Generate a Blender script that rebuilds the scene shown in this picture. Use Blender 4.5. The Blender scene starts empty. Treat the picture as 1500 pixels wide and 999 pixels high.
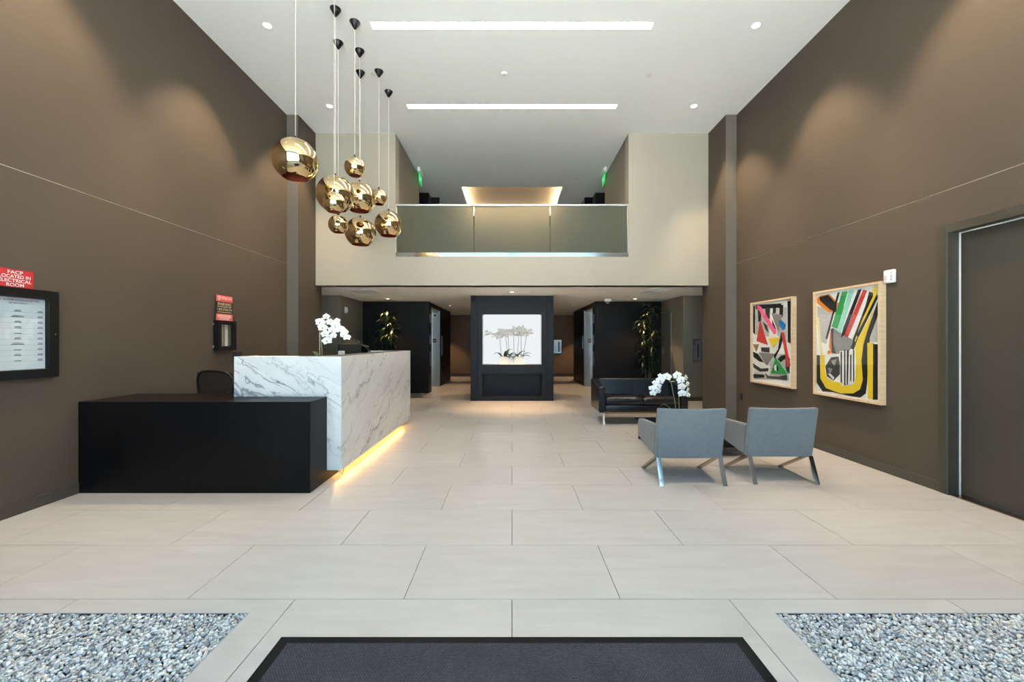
import bpy, bmesh, math, random
import numpy as np
from mathutils import Vector, Matrix, Euler

random.seed(7)
np.random.seed(7)
SC = bpy.context.scene
COL = SC.collection

# ------------------------------------------------------------------ camera, sky, exposure
CAM_H = 1.425
cam_d = bpy.data.cameras.new('camera')
cam_d.sensor_width = 36.0
cam_d.lens = 14.4
cam_d.shift_y = 0.0007
cam_d.clip_start = 0.05
cam = bpy.data.objects.new('camera', cam_d)
cam.location = (0, 0, CAM_H)
cam.rotation_euler = (math.pi / 2, 0, 0)
COL.objects.link(cam)
SC.camera = cam

SKY_STRENGTH = 3.3
world = bpy.data.worlds.new('sky')
SC.world = world
world.use_nodes = True
wn = world.node_tree.nodes
bg = wn['Background']
bg.inputs[0].default_value = (0.42, 0.72, 1.0, 1)
bg.inputs[1].default_value = SKY_STRENGTH
# high sun behind the building: lights the forecourt outside the glazing, none of it falls straight into the lobby
sd = bpy.data.lights.new('sun', 'SUN'); sd.energy = 100.0; sd.angle = 0.01; sd.color = (0.98, 1.0, 0.98)
so = bpy.data.objects.new('sun', sd); so.rotation_euler = (math.radians(-18), 0, 0); COL.objects.link(so)

SC.view_settings.view_transform = 'Standard'
SC.view_settings.look = 'None'
SC.view_settings.gamma = 1.0
SC.view_settings.use_curve_mapping = False
SC.view_settings.exposure = 0.48
SC.cycles.max_bounces = 10
SC.cycles.diffuse_bounces = 6
SC.cycles.glossy_bounces = 5
SC.cycles.transparent_max_bounces = 12
SC.cycles.sample_clamp_indirect = 25.0
SC.cycles.caustics_reflective = False
SC.cycles.caustics_refractive = False

# light levels (watts / emission strengths), all in one place
W_UPPER_SPOT = 270.0     # recessed spots in the tall ceiling
W_LOW_SPOT = 230.0        # recessed spots in the low ceiling
W_HALL_SPOT = 120.0
E_LINEAR = 50.0           # linear slots
E_COVE = 80.0
E_UNDERGLOW = 22.0
E_NICHE_TOP = 2.6
E_NICHE_BACK = 0.66
WARM = (1.0, 0.66, 0.36)
WARM2 = (1.0, 0.74, 0.48)

# room dimensions
XL, XR = -4.08, 4.07       # tall side walls
ZC = 5.535                 # tall ceiling
YF = -1.6                  # glazed front wall
YP = 7.42                  # pilaster face
XP = 3.873                 # inner pilaster plane
YB = 8.08                  # upper back wall
ZS = 2.535                 # low ceiling
ZM = 3.10                  # mezzanine floor / bottom of opening
XM = 2.30                  # mezzanine opening half width
YW = 11.3                  # dark timber walls
BED_X, BED_Y0, BED_Y1 = 1.385, 0.55, 2.15

# light portal at the glazed front, helps the renderer find the sky through the windows
pl = bpy.data.lights.new('window_portal', 'AREA')
pl.shape = 'RECTANGLE'; pl.size = 7.4; pl.size_y = 5.2
pl.cycles.is_portal = True
plo = bpy.data.objects.new('window_portal', pl)
plo.location = (0, YF - 0.21, 2.6)
plo.rotation_euler = (math.radians(90), 0, 0)
COL.objects.link(plo)

# ------------------------------------------------------------------ materials
MATS = {}
def new_mat(name):
    m = bpy.data.materials.new(name); m.use_nodes = True
    MATS[name] = m
    return m, m.node_tree.nodes, m.node_tree.links, m.node_tree.nodes['Principled BSDF']

def plain(name, col, rough=0.5, metal=0.0, spec=0.5, noise=0.0, nscale=20.0, bump=0.0, coat=0.0, trans=0.0):
    m, n, l, p = new_mat(name)
    p.inputs['Base Color'].default_value = (*col, 1)
    p.inputs['Roughness'].default_value = rough
    p.inputs['Metallic'].default_value = metal
    p.inputs['Specular IOR Level'].default_value = spec
    p.inputs['Coat Weight'].default_value = coat
    if noise > 0 or bump > 0:
        tc = n.new('ShaderNodeTexCoord')
        nz = n.new('ShaderNodeTexNoise'); nz.inputs['Scale'].default_value = nscale; nz.inputs['Detail'].default_value = 4
        l.new(tc.outputs['Object'], nz.inputs['Vector'])
        if noise > 0:
            mx = n.new('ShaderNodeMix'); mx.data_type = 'RGBA'
            mx.inputs[6].default_value = (*[c * (1 - noise) for c in col], 1)
            mx.inputs[7].default_value = (*[min(1, c * (1 + noise)) for c in col], 1)
            l.new(nz.outputs['Fac'], mx.inputs[0]); l.new(mx.outputs[2], p.inputs['Base Color'])
        if bump > 0:
            b = n.new('ShaderNodeBump'); b.inputs['Strength'].default_value = bump; b.inputs['Distance'].default_value = 0.002
            l.new(nz.outputs['Fac'], b.inputs['Height']); l.new(b.outputs['Normal'], p.inputs['Normal'])
    return m

def emit(name, col, strength):
    m = bpy.data.materials.new(name); m.use_nodes = True; MATS[name] = m
    n = m.node_tree.nodes; l = m.node_tree.links
    n.remove(n['Principled BSDF'])
    e = n.new('ShaderNodeEmission'); e.inputs[0].default_value = (*col, 1); e.inputs[1].default_value = strength
    l.new(e.outputs[0], n['Material Output'].inputs[0])
    return m

def see_through(name, tint, gloss=0.06, rough=0.02):
    m = bpy.data.materials.new(name); m.use_nodes = True; MATS[name] = m
    n = m.node_tree.nodes; l = m.node_tree.links
    n.remove(n['Principled BSDF'])
    t = n.new('ShaderNodeBsdfTransparent'); t.inputs[0].default_value = (*tint, 1)
    g = n.new('ShaderNodeBsdfGlossy'); g.inputs['Roughness'].default_value = rough
    mx = n.new('ShaderNodeMixShader'); mx.inputs[0].default_value = gloss
    l.new(t.outputs[0], mx.inputs[1]); l.new(g.outputs[0], mx.inputs[2]); l.new(mx.outputs[0], n['Material Output'].inputs[0])
    return m

def weave(name, col, rough=0.7, var=0.10, scale=(1, 1, 1)):
    """woven wall covering: broad soft mottling, fine thread streaks and relief"""
    m, n, l, p = new_mat(name)
    tc = n.new('ShaderNodeTexCoord')
    mp = n.new('ShaderNodeMapping'); mp.inputs['Scale'].default_value = (90, 90, 2.5)
    mp2 = n.new('ShaderNodeMapping'); mp2.inputs['Scale'].default_value = (2.5, 2.5, 140)
    a = n.new('ShaderNodeTexNoise'); a.inputs['Scale'].default_value = 1; a.inputs['Detail'].default_value = 3
    b = n.new('ShaderNodeTexNoise'); b.inputs['Scale'].default_value = 1; b.inputs['Detail'].default_value = 3
    l.new(tc.outputs['Object'], mp.inputs[0]); l.new(tc.outputs['Object'], mp2.inputs[0])
    l.new(mp.outputs[0], a.inputs['Vector']); l.new(mp2.outputs[0], b.inputs['Vector'])
    ad = n.new('ShaderNodeMath'); ad.operation = 'ADD'
    l.new(a.outputs['Fac'], ad.inputs[0]); l.new(b.outputs['Fac'], ad.inputs[1])
    hv = n.new('ShaderNodeMath'); hv.operation = 'MULTIPLY'; hv.inputs[1].default_value = 0.5
    l.new(ad.outputs[0], hv.inputs[0])
    mx = n.new('ShaderNodeMix'); mx.data_type = 'RGBA'
    mx.inputs[6].default_value = (*[c * (1 - var) for c in col], 1)
    mx.inputs[7].default_value = (*[c * (1 + var) for c in col], 1)
    l.new(hv.outputs[0], mx.inputs[0]); l.new(mx.outputs[2], p.inputs['Base Color'])
    bp = n.new('ShaderNodeBump'); bp.inputs['Strength'].default_value = 0.25; bp.inputs['Distance'].default_value = 0.001
    l.new(hv.outputs[0], bp.inputs['Height']); l.new(bp.outputs['Normal'], p.inputs['Normal'])
    p.inputs['Roughness'].default_value = rough
    p.inputs['Specular IOR Level'].default_value = 0.3
    return m

def timber(name, dark, light, rough=0.32, axis='Z', coat=0.0, spec=0.5):
    m, n, l, p = new_mat(name)
    tc = n.new('ShaderNodeTexCoord')
    mp = n.new('ShaderNodeMapping')
    mp.inputs['Scale'].default_value = (30, 30, 1.2) if axis == 'Z' else (1.2, 30, 30)
    nz = n.new('ShaderNodeTexNoise'); nz.inputs['Scale'].default_value = 1; nz.inputs['Detail'].default_value = 6; nz.inputs['Distortion'].default_value = 0.6
    l.new(tc.outputs['Object'], mp.inputs[0]); l.new(mp.outputs[0], nz.inputs['Vector'])
    rp = n.new('ShaderNodeValToRGB')
    rp.color_ramp.elements[0].position = 0.3; rp.color_ramp.elements[0].color = (*dark, 1)
    rp.color_ramp.elements[1].position = 0.75; rp.color_ramp.elements[1].color = (*light, 1)
    l.new(nz.outputs['Fac'], rp.inputs[0]); l.new(rp.outputs[0], p.inputs['Base Color'])
    p.inputs['Roughness'].default_value = rough
    p.inputs['Specular IOR Level'].default_value = spec
    bp = n.new('ShaderNodeBump'); bp.inputs['Strength'].default_value = 0.08; bp.inputs['Distance'].default_value = 0.001
    l.new(nz.outputs['Fac'], bp.inputs['Height']); l.new(bp.outputs['Normal'], p.inputs['Normal'])
    return m

def tile_mat():
    m, n, l, p = new_mat('porcelain_tile')
    tc = n.new('ShaderNodeTexCoord')
    oi = n.new('ShaderNodeObjectInfo')
    off = n.new('ShaderNodeVectorMath'); off.operation = 'ADD'
    sc = n.new('ShaderNodeVectorMath'); sc.operation = 'SCALE'; sc.inputs['Scale'].default_value = 37.0
    cb = n.new('ShaderNodeCombineXYZ')
    l.new(oi.outputs['Random'], cb.inputs[0]); l.new(oi.outputs['Random'], cb.inputs[1])
    l.new(cb.outputs[0], sc.inputs[0]); l.new(tc.outputs['Object'], off.inputs[0]); l.new(sc.outputs[0], off.inputs[1])
    mp = n.new('ShaderNodeMapping'); mp.inputs['Scale'].default_value = (1.5, 9, 1)
    nz = n.new('ShaderNodeTexNoise'); nz.inputs['Scale'].default_value = 1.4; nz.inputs['Detail'].default_value = 5; nz.inputs['Distortion'].default_value = 0.4
    l.new(off.outputs[0], mp.inputs[0]); l.new(mp.outputs[0], nz.inputs['Vector'])
    fine = n.new('ShaderNodeTexNoise'); fine.inputs['Scale'].default_value = 60; fine.inputs['Detail'].default_value = 3
    l.new(off.outputs[0], fine.inputs['Vector'])
    rp = n.new('ShaderNodeValToRGB')
    rp.color_ramp.elements[0].position = 0.25; rp.color_ramp.elements[0].color = (0.44, 0.418, 0.395, 1)
    rp.color_ramp.elements[1].position = 0.75; rp.color_ramp.elements[1].color = (0.51, 0.487, 0.462, 1)
    l.new(nz.outputs['Fac'], rp.inputs[0])
    hv = n.new('ShaderNodeMath'); hv.operation = 'MULTIPLY_ADD'; hv.inputs[1].default_value = 0.06; hv.inputs[2].default_value = 0.94
    l.new(oi.outputs['Random'], hv.inputs[0])
    f2 = n.new('ShaderNodeMath'); f2.operation = 'MULTIPLY_ADD'; f2.inputs[1].default_value = 0.05; f2.inputs[2].default_value = 0.975
    l.new(fine.outputs['Fac'], f2.inputs[0])
    mu = n.new('ShaderNodeMath'); mu.operation = 'MULTIPLY'
    l.new(hv.outputs[0], mu.inputs[0]); l.new(f2.outputs[0], mu.inputs[1])
    vm = n.new('ShaderNodeVectorMath'); vm.operation = 'SCALE'
    l.new(rp.outputs[0], vm.inputs[0]); l.new(mu.outputs[0], vm.inputs['Scale'])
    l.new(vm.outputs[0], p.inputs['Base Color'])
    p.inputs['Roughness'].default_value = 0.29
    p.inputs['Specular IOR Level'].default_value = 0.5
    return m

def marble_mat():
    m, n, l, p = new_mat('veined_marble')
    tc = n.new('ShaderNodeTexCoord')
    def dot(v):
        d = n.new('ShaderNodeVectorMath'); d.operation = 'DOT_PRODUCT'; d.inputs[1].default_value = v
        l.new(tc.outputs['Object'], d.inputs[0]); return d.outputs['Value']
    u = dot((0.6, -0.5, 1.0)); v = dot((0.26, 0.14, 0.02)); w = dot((0.05, 0.09, 0.07))
    cb = n.new('ShaderNodeCombineXYZ')
    l.new(u, cb.inputs[0]); l.new(v, cb.inputs[1]); l.new(w, cb.inputs[2])
    wn_ = n.new('ShaderNodeTexNoise'); wn_.inputs['Scale'].default_value = 3.2; wn_.inputs['Detail'].default_value = 5
    l.new(tc.outputs['Object'], wn_.inputs['Vector'])
    ws = n.new('ShaderNodeVectorMath'); ws.operation = 'MULTIPLY_ADD'
    ws.inputs[1].default_value = (0.20, 0.20, 0.20)
    l.new(wn_.outputs['Color'], ws.inputs[0]); l.new(cb.outputs[0], ws.inputs[2])
    def ridge(scale, width, seed):
        a = n.new('ShaderNodeVectorMath'); a.operation = 'ADD'; a.inputs[1].default_value = (seed, seed * 1.7, seed * 0.3)
        l.new(ws.outputs[0], a.inputs[0])
        z = n.new('ShaderNodeTexNoise'); z.inputs['Scale'].default_value = scale; z.inputs['Detail'].default_value = 3; z.inputs['Roughness'].default_value = 0.55
        l.new(a.outputs[0], z.inputs['Vector'])
        s = n.new('ShaderNodeMath'); s.operation = 'SUBTRACT'; s.inputs[1].default_value = 0.5
        l.new(z.outputs['Fac'], s.inputs[0])
        ab = n.new('ShaderNodeMath'); ab.operation = 'ABSOLUTE'; l.new(s.outputs[0], ab.inputs[0])
        mr = n.new('ShaderNodeMapRange'); mr.interpolation_type = 'SMOOTHSTEP'
        mr.inputs['From Min'].default_value = 0.0; mr.inputs['From Max'].default_value = width
        mr.inputs['To Min'].default_value = 1.0; mr.inputs['To Max'].default_value = 0.0
        l.new(ab.outputs[0], mr.inputs['Value'])
        return mr.outputs[0]
    r1 = ridge(2.6, 0.016, 3.1); r2 = ridge(5.0, 0.018, 9.7); r3 = ridge(1.9, 0.07, 15.2)
    gate = n.new('ShaderNodeTexNoise'); gate.inputs['Scale'].default_value = 2.0; gate.inputs['Detail'].default_value = 2
    l.new(ws.outputs[0], gate.inputs['Vector'])
    gm = n.new('ShaderNodeMapRange'); gm.inputs['From Min'].default_value = 0.42; gm.inputs['From Max'].default_value = 0.62
    l.new(gate.outputs['Fac'], gm.inputs['Value'])
    def mul(a, b):
        k = n.new('ShaderNodeMath'); k.operation = 'MULTIPLY'
        if isinstance(a, float): k.inputs[0].default_value = a
        else: l.new(a, k.inputs[0])
        if isinstance(b, float): k.inputs[1].default_value = b
        else: l.new(b, k.inputs[1])
        return k.outputs[0]
    def add(a, b):
        k = n.new('ShaderNodeMath'); k.operation = 'ADD'; k.use_clamp = True; l.new(a, k.inputs[0]); l.new(b, k.inputs[1]); return k.outputs[0]
    gsum = n.new('ShaderNodeMath'); gsum.operation = 'MULTIPLY_ADD'; gsum.inputs[1].default_value = 0.75; gsum.inputs[2].default_value = 0.25
    l.new(gm.outputs[0], gsum.inputs[0])
    tot = add(add(mul(mul(r1, gsum.outputs[0]), 0.85), mul(mul(r2, gm.outputs[0]), 0.5)), mul(r3, 0.10))
    mx = n.new('ShaderNodeMix'); mx.data_type = 'RGBA'
    mx.inputs[6].default_value = (0.67, 0.665, 0.655, 1); mx.inputs[7].default_value = (0.20, 0.205, 0.22, 1)
    l.new(tot, mx.inputs[0]); l.new(mx.outputs[2], p.inputs['Base Color'])
    p.inputs['Roughness'].default_value = 0.28
    return m

def fabric(name, col, rough=0.85, scale=420):
    m, n, l, p = new_mat(name)
    tc = n.new('ShaderNodeTexCoord')
    nz = n.new('ShaderNodeTexNoise'); nz.inputs['Scale'].default_value = scale; nz.inputs['Detail'].default_value = 2
    n2 = n.new('ShaderNodeTexNoise'); n2.inputs['Scale'].default_value = 30; n2.inputs['Detail'].default_value = 3
    l.new(tc.outputs['Object'], nz.inputs['Vector']); l.new(tc.outputs['Object'], n2.inputs['Vector'])
    ad = n.new('ShaderNodeMath'); ad.operation = 'MULTIPLY_ADD'; ad.inputs[1].default_value = 0.5
    l.new(nz.outputs['Fac'], ad.inputs[0])
    h = n.new('ShaderNodeMath'); h.operation = 'MULTIPLY'; h.inputs[1].default_value = 0.5
    l.new(n2.outputs['Fac'], h.inputs[0]); l.new(h.outputs[0], ad.inputs[2])
    mx = n.new('ShaderNodeMix'); mx.data_type = 'RGBA'
    mx.inputs[6].default_value = (*[c * 0.72 for c in col], 1); mx.inputs[7].default_value = (*[c * 1.28 for c in col], 1)
    l.new(ad.outputs[0], mx.inputs[0]); l.new(mx.outputs[2], p.inputs['Base Color'])
    bp = n.new('ShaderNodeBump'); bp.inputs['Strength'].default_value = 0.3; bp.inputs['Distance'].default_value = 0.001
    l.new(nz.outputs['Fac'], bp.inputs['Height']); l.new(bp.outputs['Normal'], p.inputs['Normal'])
    p.inputs['Roughness'].default_value = rough
    p.inputs['Sheen Weight'].default_value = 0.15
    return m

def ribbed_mat():
    """entrance mat: small staggered loops"""
    m, n, l, p = new_mat('mat_loops')
    tc = n.new('ShaderNodeTexCoord')
    br = n.new('ShaderNodeTexBrick'); br.inputs['Scale'].default_value = 28
    br.inputs['Color1'].default_value = (0.085, 0.082, 0.098, 1); br.inputs['Color2'].default_value = (0.055, 0.053, 0.066, 1)
    br.inputs['Mortar'].default_value = (0.03, 0.029, 0.036, 1); br.inputs['Mortar Size'].default_value = 0.05
    br.inputs['Brick Width'].default_value = 0.35; br.inputs['Row Height'].default_value = 0.22
    nz = n.new('ShaderNodeTexNoise'); nz.inputs['Scale'].default_value = 6; nz.inputs['Detail'].default_value = 4
    l.new(tc.outputs['Object'], br.inputs['Vector']); l.new(tc.outputs['Object'], nz.inputs['Vector'])
    k = n.new('ShaderNodeMath'); k.operation = 'MULTIPLY_ADD'; k.inputs[1].default_value = 0.6; k.inputs[2].default_value = 0.7
    l.new(nz.outputs['Fac'], k.inputs[0])
    vm = n.new('ShaderNodeVectorMath'); vm.operation = 'SCALE'
    l.new(br.outputs['Color'], vm.inputs[0]); l.new(k.outputs[0], vm.inputs['Scale']); l.new(vm.outputs[0], p.inputs['Base Color'])
    bp = n.new('ShaderNodeBump'); bp.inputs['Strength'].default_value = 0.6; bp.inputs['Distance'].default_value = 0.003
    l.new(br.outputs['Color'], bp.inputs['Height']); l.new(bp.outputs['Normal'], p.inputs['Normal'])
    p.inputs['Roughness'].default_value = 0.95
    p.inputs['Specular IOR Level'].default_value = 0.15
    return m

def stone_mat():
    m, n, l, p = new_mat('pebble_stone')
    at = n.new('ShaderNodeAttribute'); at.attribute_name = 'Col'
    tc = n.new('ShaderNodeTexCoord')
    nz = n.new('ShaderNodeTexNoise'); nz.inputs['Scale'].default_value = 130; nz.inputs['Detail'].default_value = 3
    l.new(tc.outputs['Object'], nz.inputs['Vector'])
    k = n.new('ShaderNodeMath'); k.operation = 'MULTIPLY_ADD'; k.inputs[1].default_value = 0.5; k.inputs[2].default_value = 0.75
    l.new(nz.outputs['Fac'], k.inputs[0])
    vm = n.new('ShaderNodeVectorMath'); vm.operation = 'SCALE'
    l.new(at.outputs['Color'], vm.inputs[0]); l.new(k.outputs[0], vm.inputs['Scale']); l.new(vm.outputs[0], p.inputs['Base Color'])
    p.inputs['Roughness'].default_value = 0.55
    return m

def leaf_mat(name, a, b, rough=0.4):
    m, n, l, p = new_mat(name)
    oi = n.new('ShaderNodeObjectInfo')
    mx = n.new('ShaderNodeMix'); mx.data_type = 'RGBA'
    mx.inputs[6].default_value = (*a, 1); mx.inputs[7].default_value = (*b, 1)
    l.new(oi.outputs['Random'], mx.inputs[0]); l.new(mx.outputs[2], p.inputs['Base Color'])
    p.inputs['Roughness'].default_value = rough
    return m

def frosted(name, col, mixw=0.45):
    """etched glass: blurred view through it plus a milky scatter"""
    m = bpy.data.materials.new(name); m.use_nodes = True; MATS[name] = m
    n = m.node_tree.nodes; l = m.node_tree.links
    p = n['Principled BSDF']
    p.inputs['Base Color'].default_value = (0.86, 0.88, 0.78, 1); p.inputs['Roughness'].default_value = 0.48
    p.inputs['Transmission Weight'].default_value = 1.0; p.inputs['IOR'].default_value = 1.25
    t = n.new('ShaderNodeBsdfTranslucent'); t.inputs[0].default_value = (*col, 1)
    d = n.new('ShaderNodeBsdfDiffuse'); d.inputs[0].default_value = (*col, 1)
    m2 = n.new('ShaderNodeMixShader'); m2.inputs[0].default_value = 0.6
    l.new(d.outputs[0], m2.inputs[1]); l.new(t.outputs[0], m2.inputs[2])
    mx = n.new('ShaderNodeMixShader'); mx.inputs[0].default_value = mixw
    l.new(p.outputs[0], mx.inputs[1]); l.new(m2.outputs[0], mx.inputs[2]); l.new(mx.outputs[0], n['Material Output'].inputs[0])
    return m

BROWN = (0.080, 0.0625, 0.0455)
weave('wall_weave', BROWN)
plain('pilaster_paint', (0.13, 0.112, 0.09), 0.6, noise=0.03, nscale=3)
plain('beige_paint', (0.375, 0.345, 0.28), 0.65, noise=0.02, nscale=2, bump=0.05)
plain('olive_paint', (0.20, 0.185, 0.145), 0.6, noise=0.03, nscale=2)
plain('door_paint', (0.052, 0.047, 0.035), 0.45, noise=0.03, nscale=2)
plain('base_paint', (0.062, 0.055, 0.042), 0.5)
plain('ceiling_paint', (0.87, 0.88, 0.87), 0.75, noise=0.01, nscale=1.5)
plain('hall_brown', (0.17, 0.115, 0.08), 0.6, noise=0.04, nscale=2)
timber('dark_timber', (0.004, 0.0037, 0.0037), (0.008, 0.0073, 0.0073), 0.45, spec=0.2)
timber('desk_timber', (0.0025, 0.0023, 0.0024), (0.005, 0.0045, 0.0046), 0.36, spec=0.17)
timber('maple', (0.56, 0.40, 0.24), (0.68, 0.52, 0.34), 0.4, axis='X')
timber('charcoal_panel', (0.0065, 0.007, 0.0085), (0.008, 0.009, 0.011), 0.42, spec=0.2)
tile_mat(); marble_mat(); ribbed_mat(); stone_mat()
plain('grout', (0.08, 0.075, 0.07), 0.9, noise=0.1, nscale=30)
plain('rubber', (0.005, 0.005, 0.006), 0.7, spec=0.2)
plain('black_satin', (0.006, 0.006, 0.0065), 0.38, spec=0.3)
plain('black_matte', (0.010, 0.010, 0.011), 0.7)
plain('white_plastic', (0.78, 0.78, 0.76), 0.4)
plain('white_metal', (0.74, 0.74, 0.72), 0.5)
plain('grey_plastic', (0.25, 0.25, 0.25), 0.5)
plain('chrome', (0.86, 0.87, 0.88), 0.07, metal=1.0)
plain('steel', (0.55, 0.55, 0.53), 0.28, metal=1.0, noise=0.05, nscale=4)
plain('aluminium', (0.72, 0.72, 0.70), 0.35, metal=1.0)
plain('polished_channel', (0.85, 0.83, 0.78), 0.12, metal=1.0)
plain('gold_mirror', (0.80, 0.60, 0.33), 0.025, metal=1.0)
plain('copper_inside', (0.62, 0.16, 0.09), 0.25, metal=0.6)
plain('leather', (0.005, 0.006, 0.008), 0.27, spec=0.45, bump=0.10, nscale=60)
plain('floor_glow_tan', (0.30, 0.17, 0.08), 0.5)  # tan for the warm floor light painted under the sofa
fabric('chair_fabric', (0.150, 0.170, 0.182))
plain('bronze_and_reflection', (0.42, 0.33, 0.25), 0.22, metal=1.0)  # door threshold; also the floor reflection painted on the chair front legs
plain('table_glass', (0.008, 0.008, 0.009), 0.08)
plain('cord_white', (0.72, 0.70, 0.62), 0.6)
plain('paper', (0.86, 0.85, 0.83), 0.8, noise=0.04, nscale=40)
plain('notice_paper', (0.62, 0.68, 0.72), 0.7)
plain('sign_red', (0.46, 0.02, 0.025), 0.45)
plain('sign_coral', (0.66, 0.10, 0.10), 0.45)
plain('sign_white', (0.82, 0.82, 0.80), 0.5)
plain('sign_gold', (0.72, 0.52, 0.26), 0.5)
plain('ink', (0.03, 0.03, 0.035), 0.6)
plain('ink_red', (0.50, 0.08, 0.08), 0.6)
plain('rule_grey', (0.30, 0.32, 0.34), 0.6)
plain('soil', (0.03, 0.022, 0.015), 0.9)
plain('petal', (0.86, 0.86, 0.85), 0.5)
plain('petal_speckle', (0.90, 0.83, 0.77), 0.55, noise=0.22, nscale=160)
plain('lip_yellow', (0.55, 0.50, 0.08), 0.5)
plain('stem_green', (0.20, 0.20, 0.09), 0.5)
plain('bark', (0.12, 0.09, 0.06), 0.8)
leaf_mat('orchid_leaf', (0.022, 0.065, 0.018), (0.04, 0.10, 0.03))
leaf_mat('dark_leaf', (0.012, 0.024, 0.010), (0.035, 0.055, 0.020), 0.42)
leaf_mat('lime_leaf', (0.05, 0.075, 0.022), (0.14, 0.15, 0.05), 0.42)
plain('planter_white', (0.66, 0.68, 0.70), 0.4)
plain('carpet', (0.16, 0.15, 0.13), 0.95)
plain('pavement', (0.46, 0.45, 0.43), 0.9, noise=0.1, nscale=3)
see_through('window_glass', (0.96, 0.98, 0.98), 0.06)
see_through('cover_glass', (0.97, 0.98, 0.98), 0.045, 0.03)
see_through('lens_clear', (0.92, 0.92, 0.92), 0.25, 0.15)
see_through('mesh_net', (0.22, 0.22, 0.23), 0.05, 0.6)
frosted('frosted_glass', (0.36, 0.39, 0.31), 0.45)
emit('linear_glow', (1.0, 0.84, 0.67), E_LINEAR)
emit('spot_glow', (1.0, 0.93, 0.80), 14.0)
emit('cove_glow', (1.0, 0.70, 0.42), E_COVE)
emit('underglow', (1.0, 0.52, 0.15), E_UNDERGLOW)
emit('niche_glow', (1.0, 0.90, 0.72), E_NICHE_TOP)
emit('niche_back', (0.93, 0.97, 1.0), E_NICHE_BACK)
emit('exit_green', (0.06, 0.62, 0.16), 0.55)
emit('exit_letter', (0.35, 1.0, 0.5), 0.9)
emit('red_lamp', (1.0, 0.08, 0.03), 1.2)
plain('entrance_bronze', (0.022, 0.019, 0.016), 0.5)
plain('edge_metal', (0.34, 0.37, 0.41), 0.5)
plain('bead_metal', (0.50, 0.46, 0.40), 0.45, metal=1.0)
plain('balcony_paint', (0.22, 0.195, 0.155), 0.6, noise=0.03, nscale=3)
plain('niche_white', (0.80, 0.80, 0.78), 0.6)
for nm, c in dict(K=(.012, .012, .013), D=(.05, .05, .05), G=(.26, .25, .24), G2=(.50, .49, .48), R=(.58, .045, .035), P=(.86, .13, .27),
                  Y=(.80, .56, .02), B=(.01, .16, .48), N=(.36, .19, .07), E=(.02, .34, .08), W=(.78, .77, .75), W2=(.74, .73, .71), O=(.76, .22, .02),
                  C=(.82, .72, .36), T=(.30, .66, .55), DG=(.03, .09, .03)).items():
    plain('art_' + nm, c, 0.7, noise=0.35 if nm in ('K', 'D', 'G', 'G2') else 0.06, nscale=70)

# ------------------------------------------------------------------ mesh helpers
def root_of(o):
    v = Vector((0, 0, 0))
    while o is not None:
        v = v + o.location; o = o.parent
    return v

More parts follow.
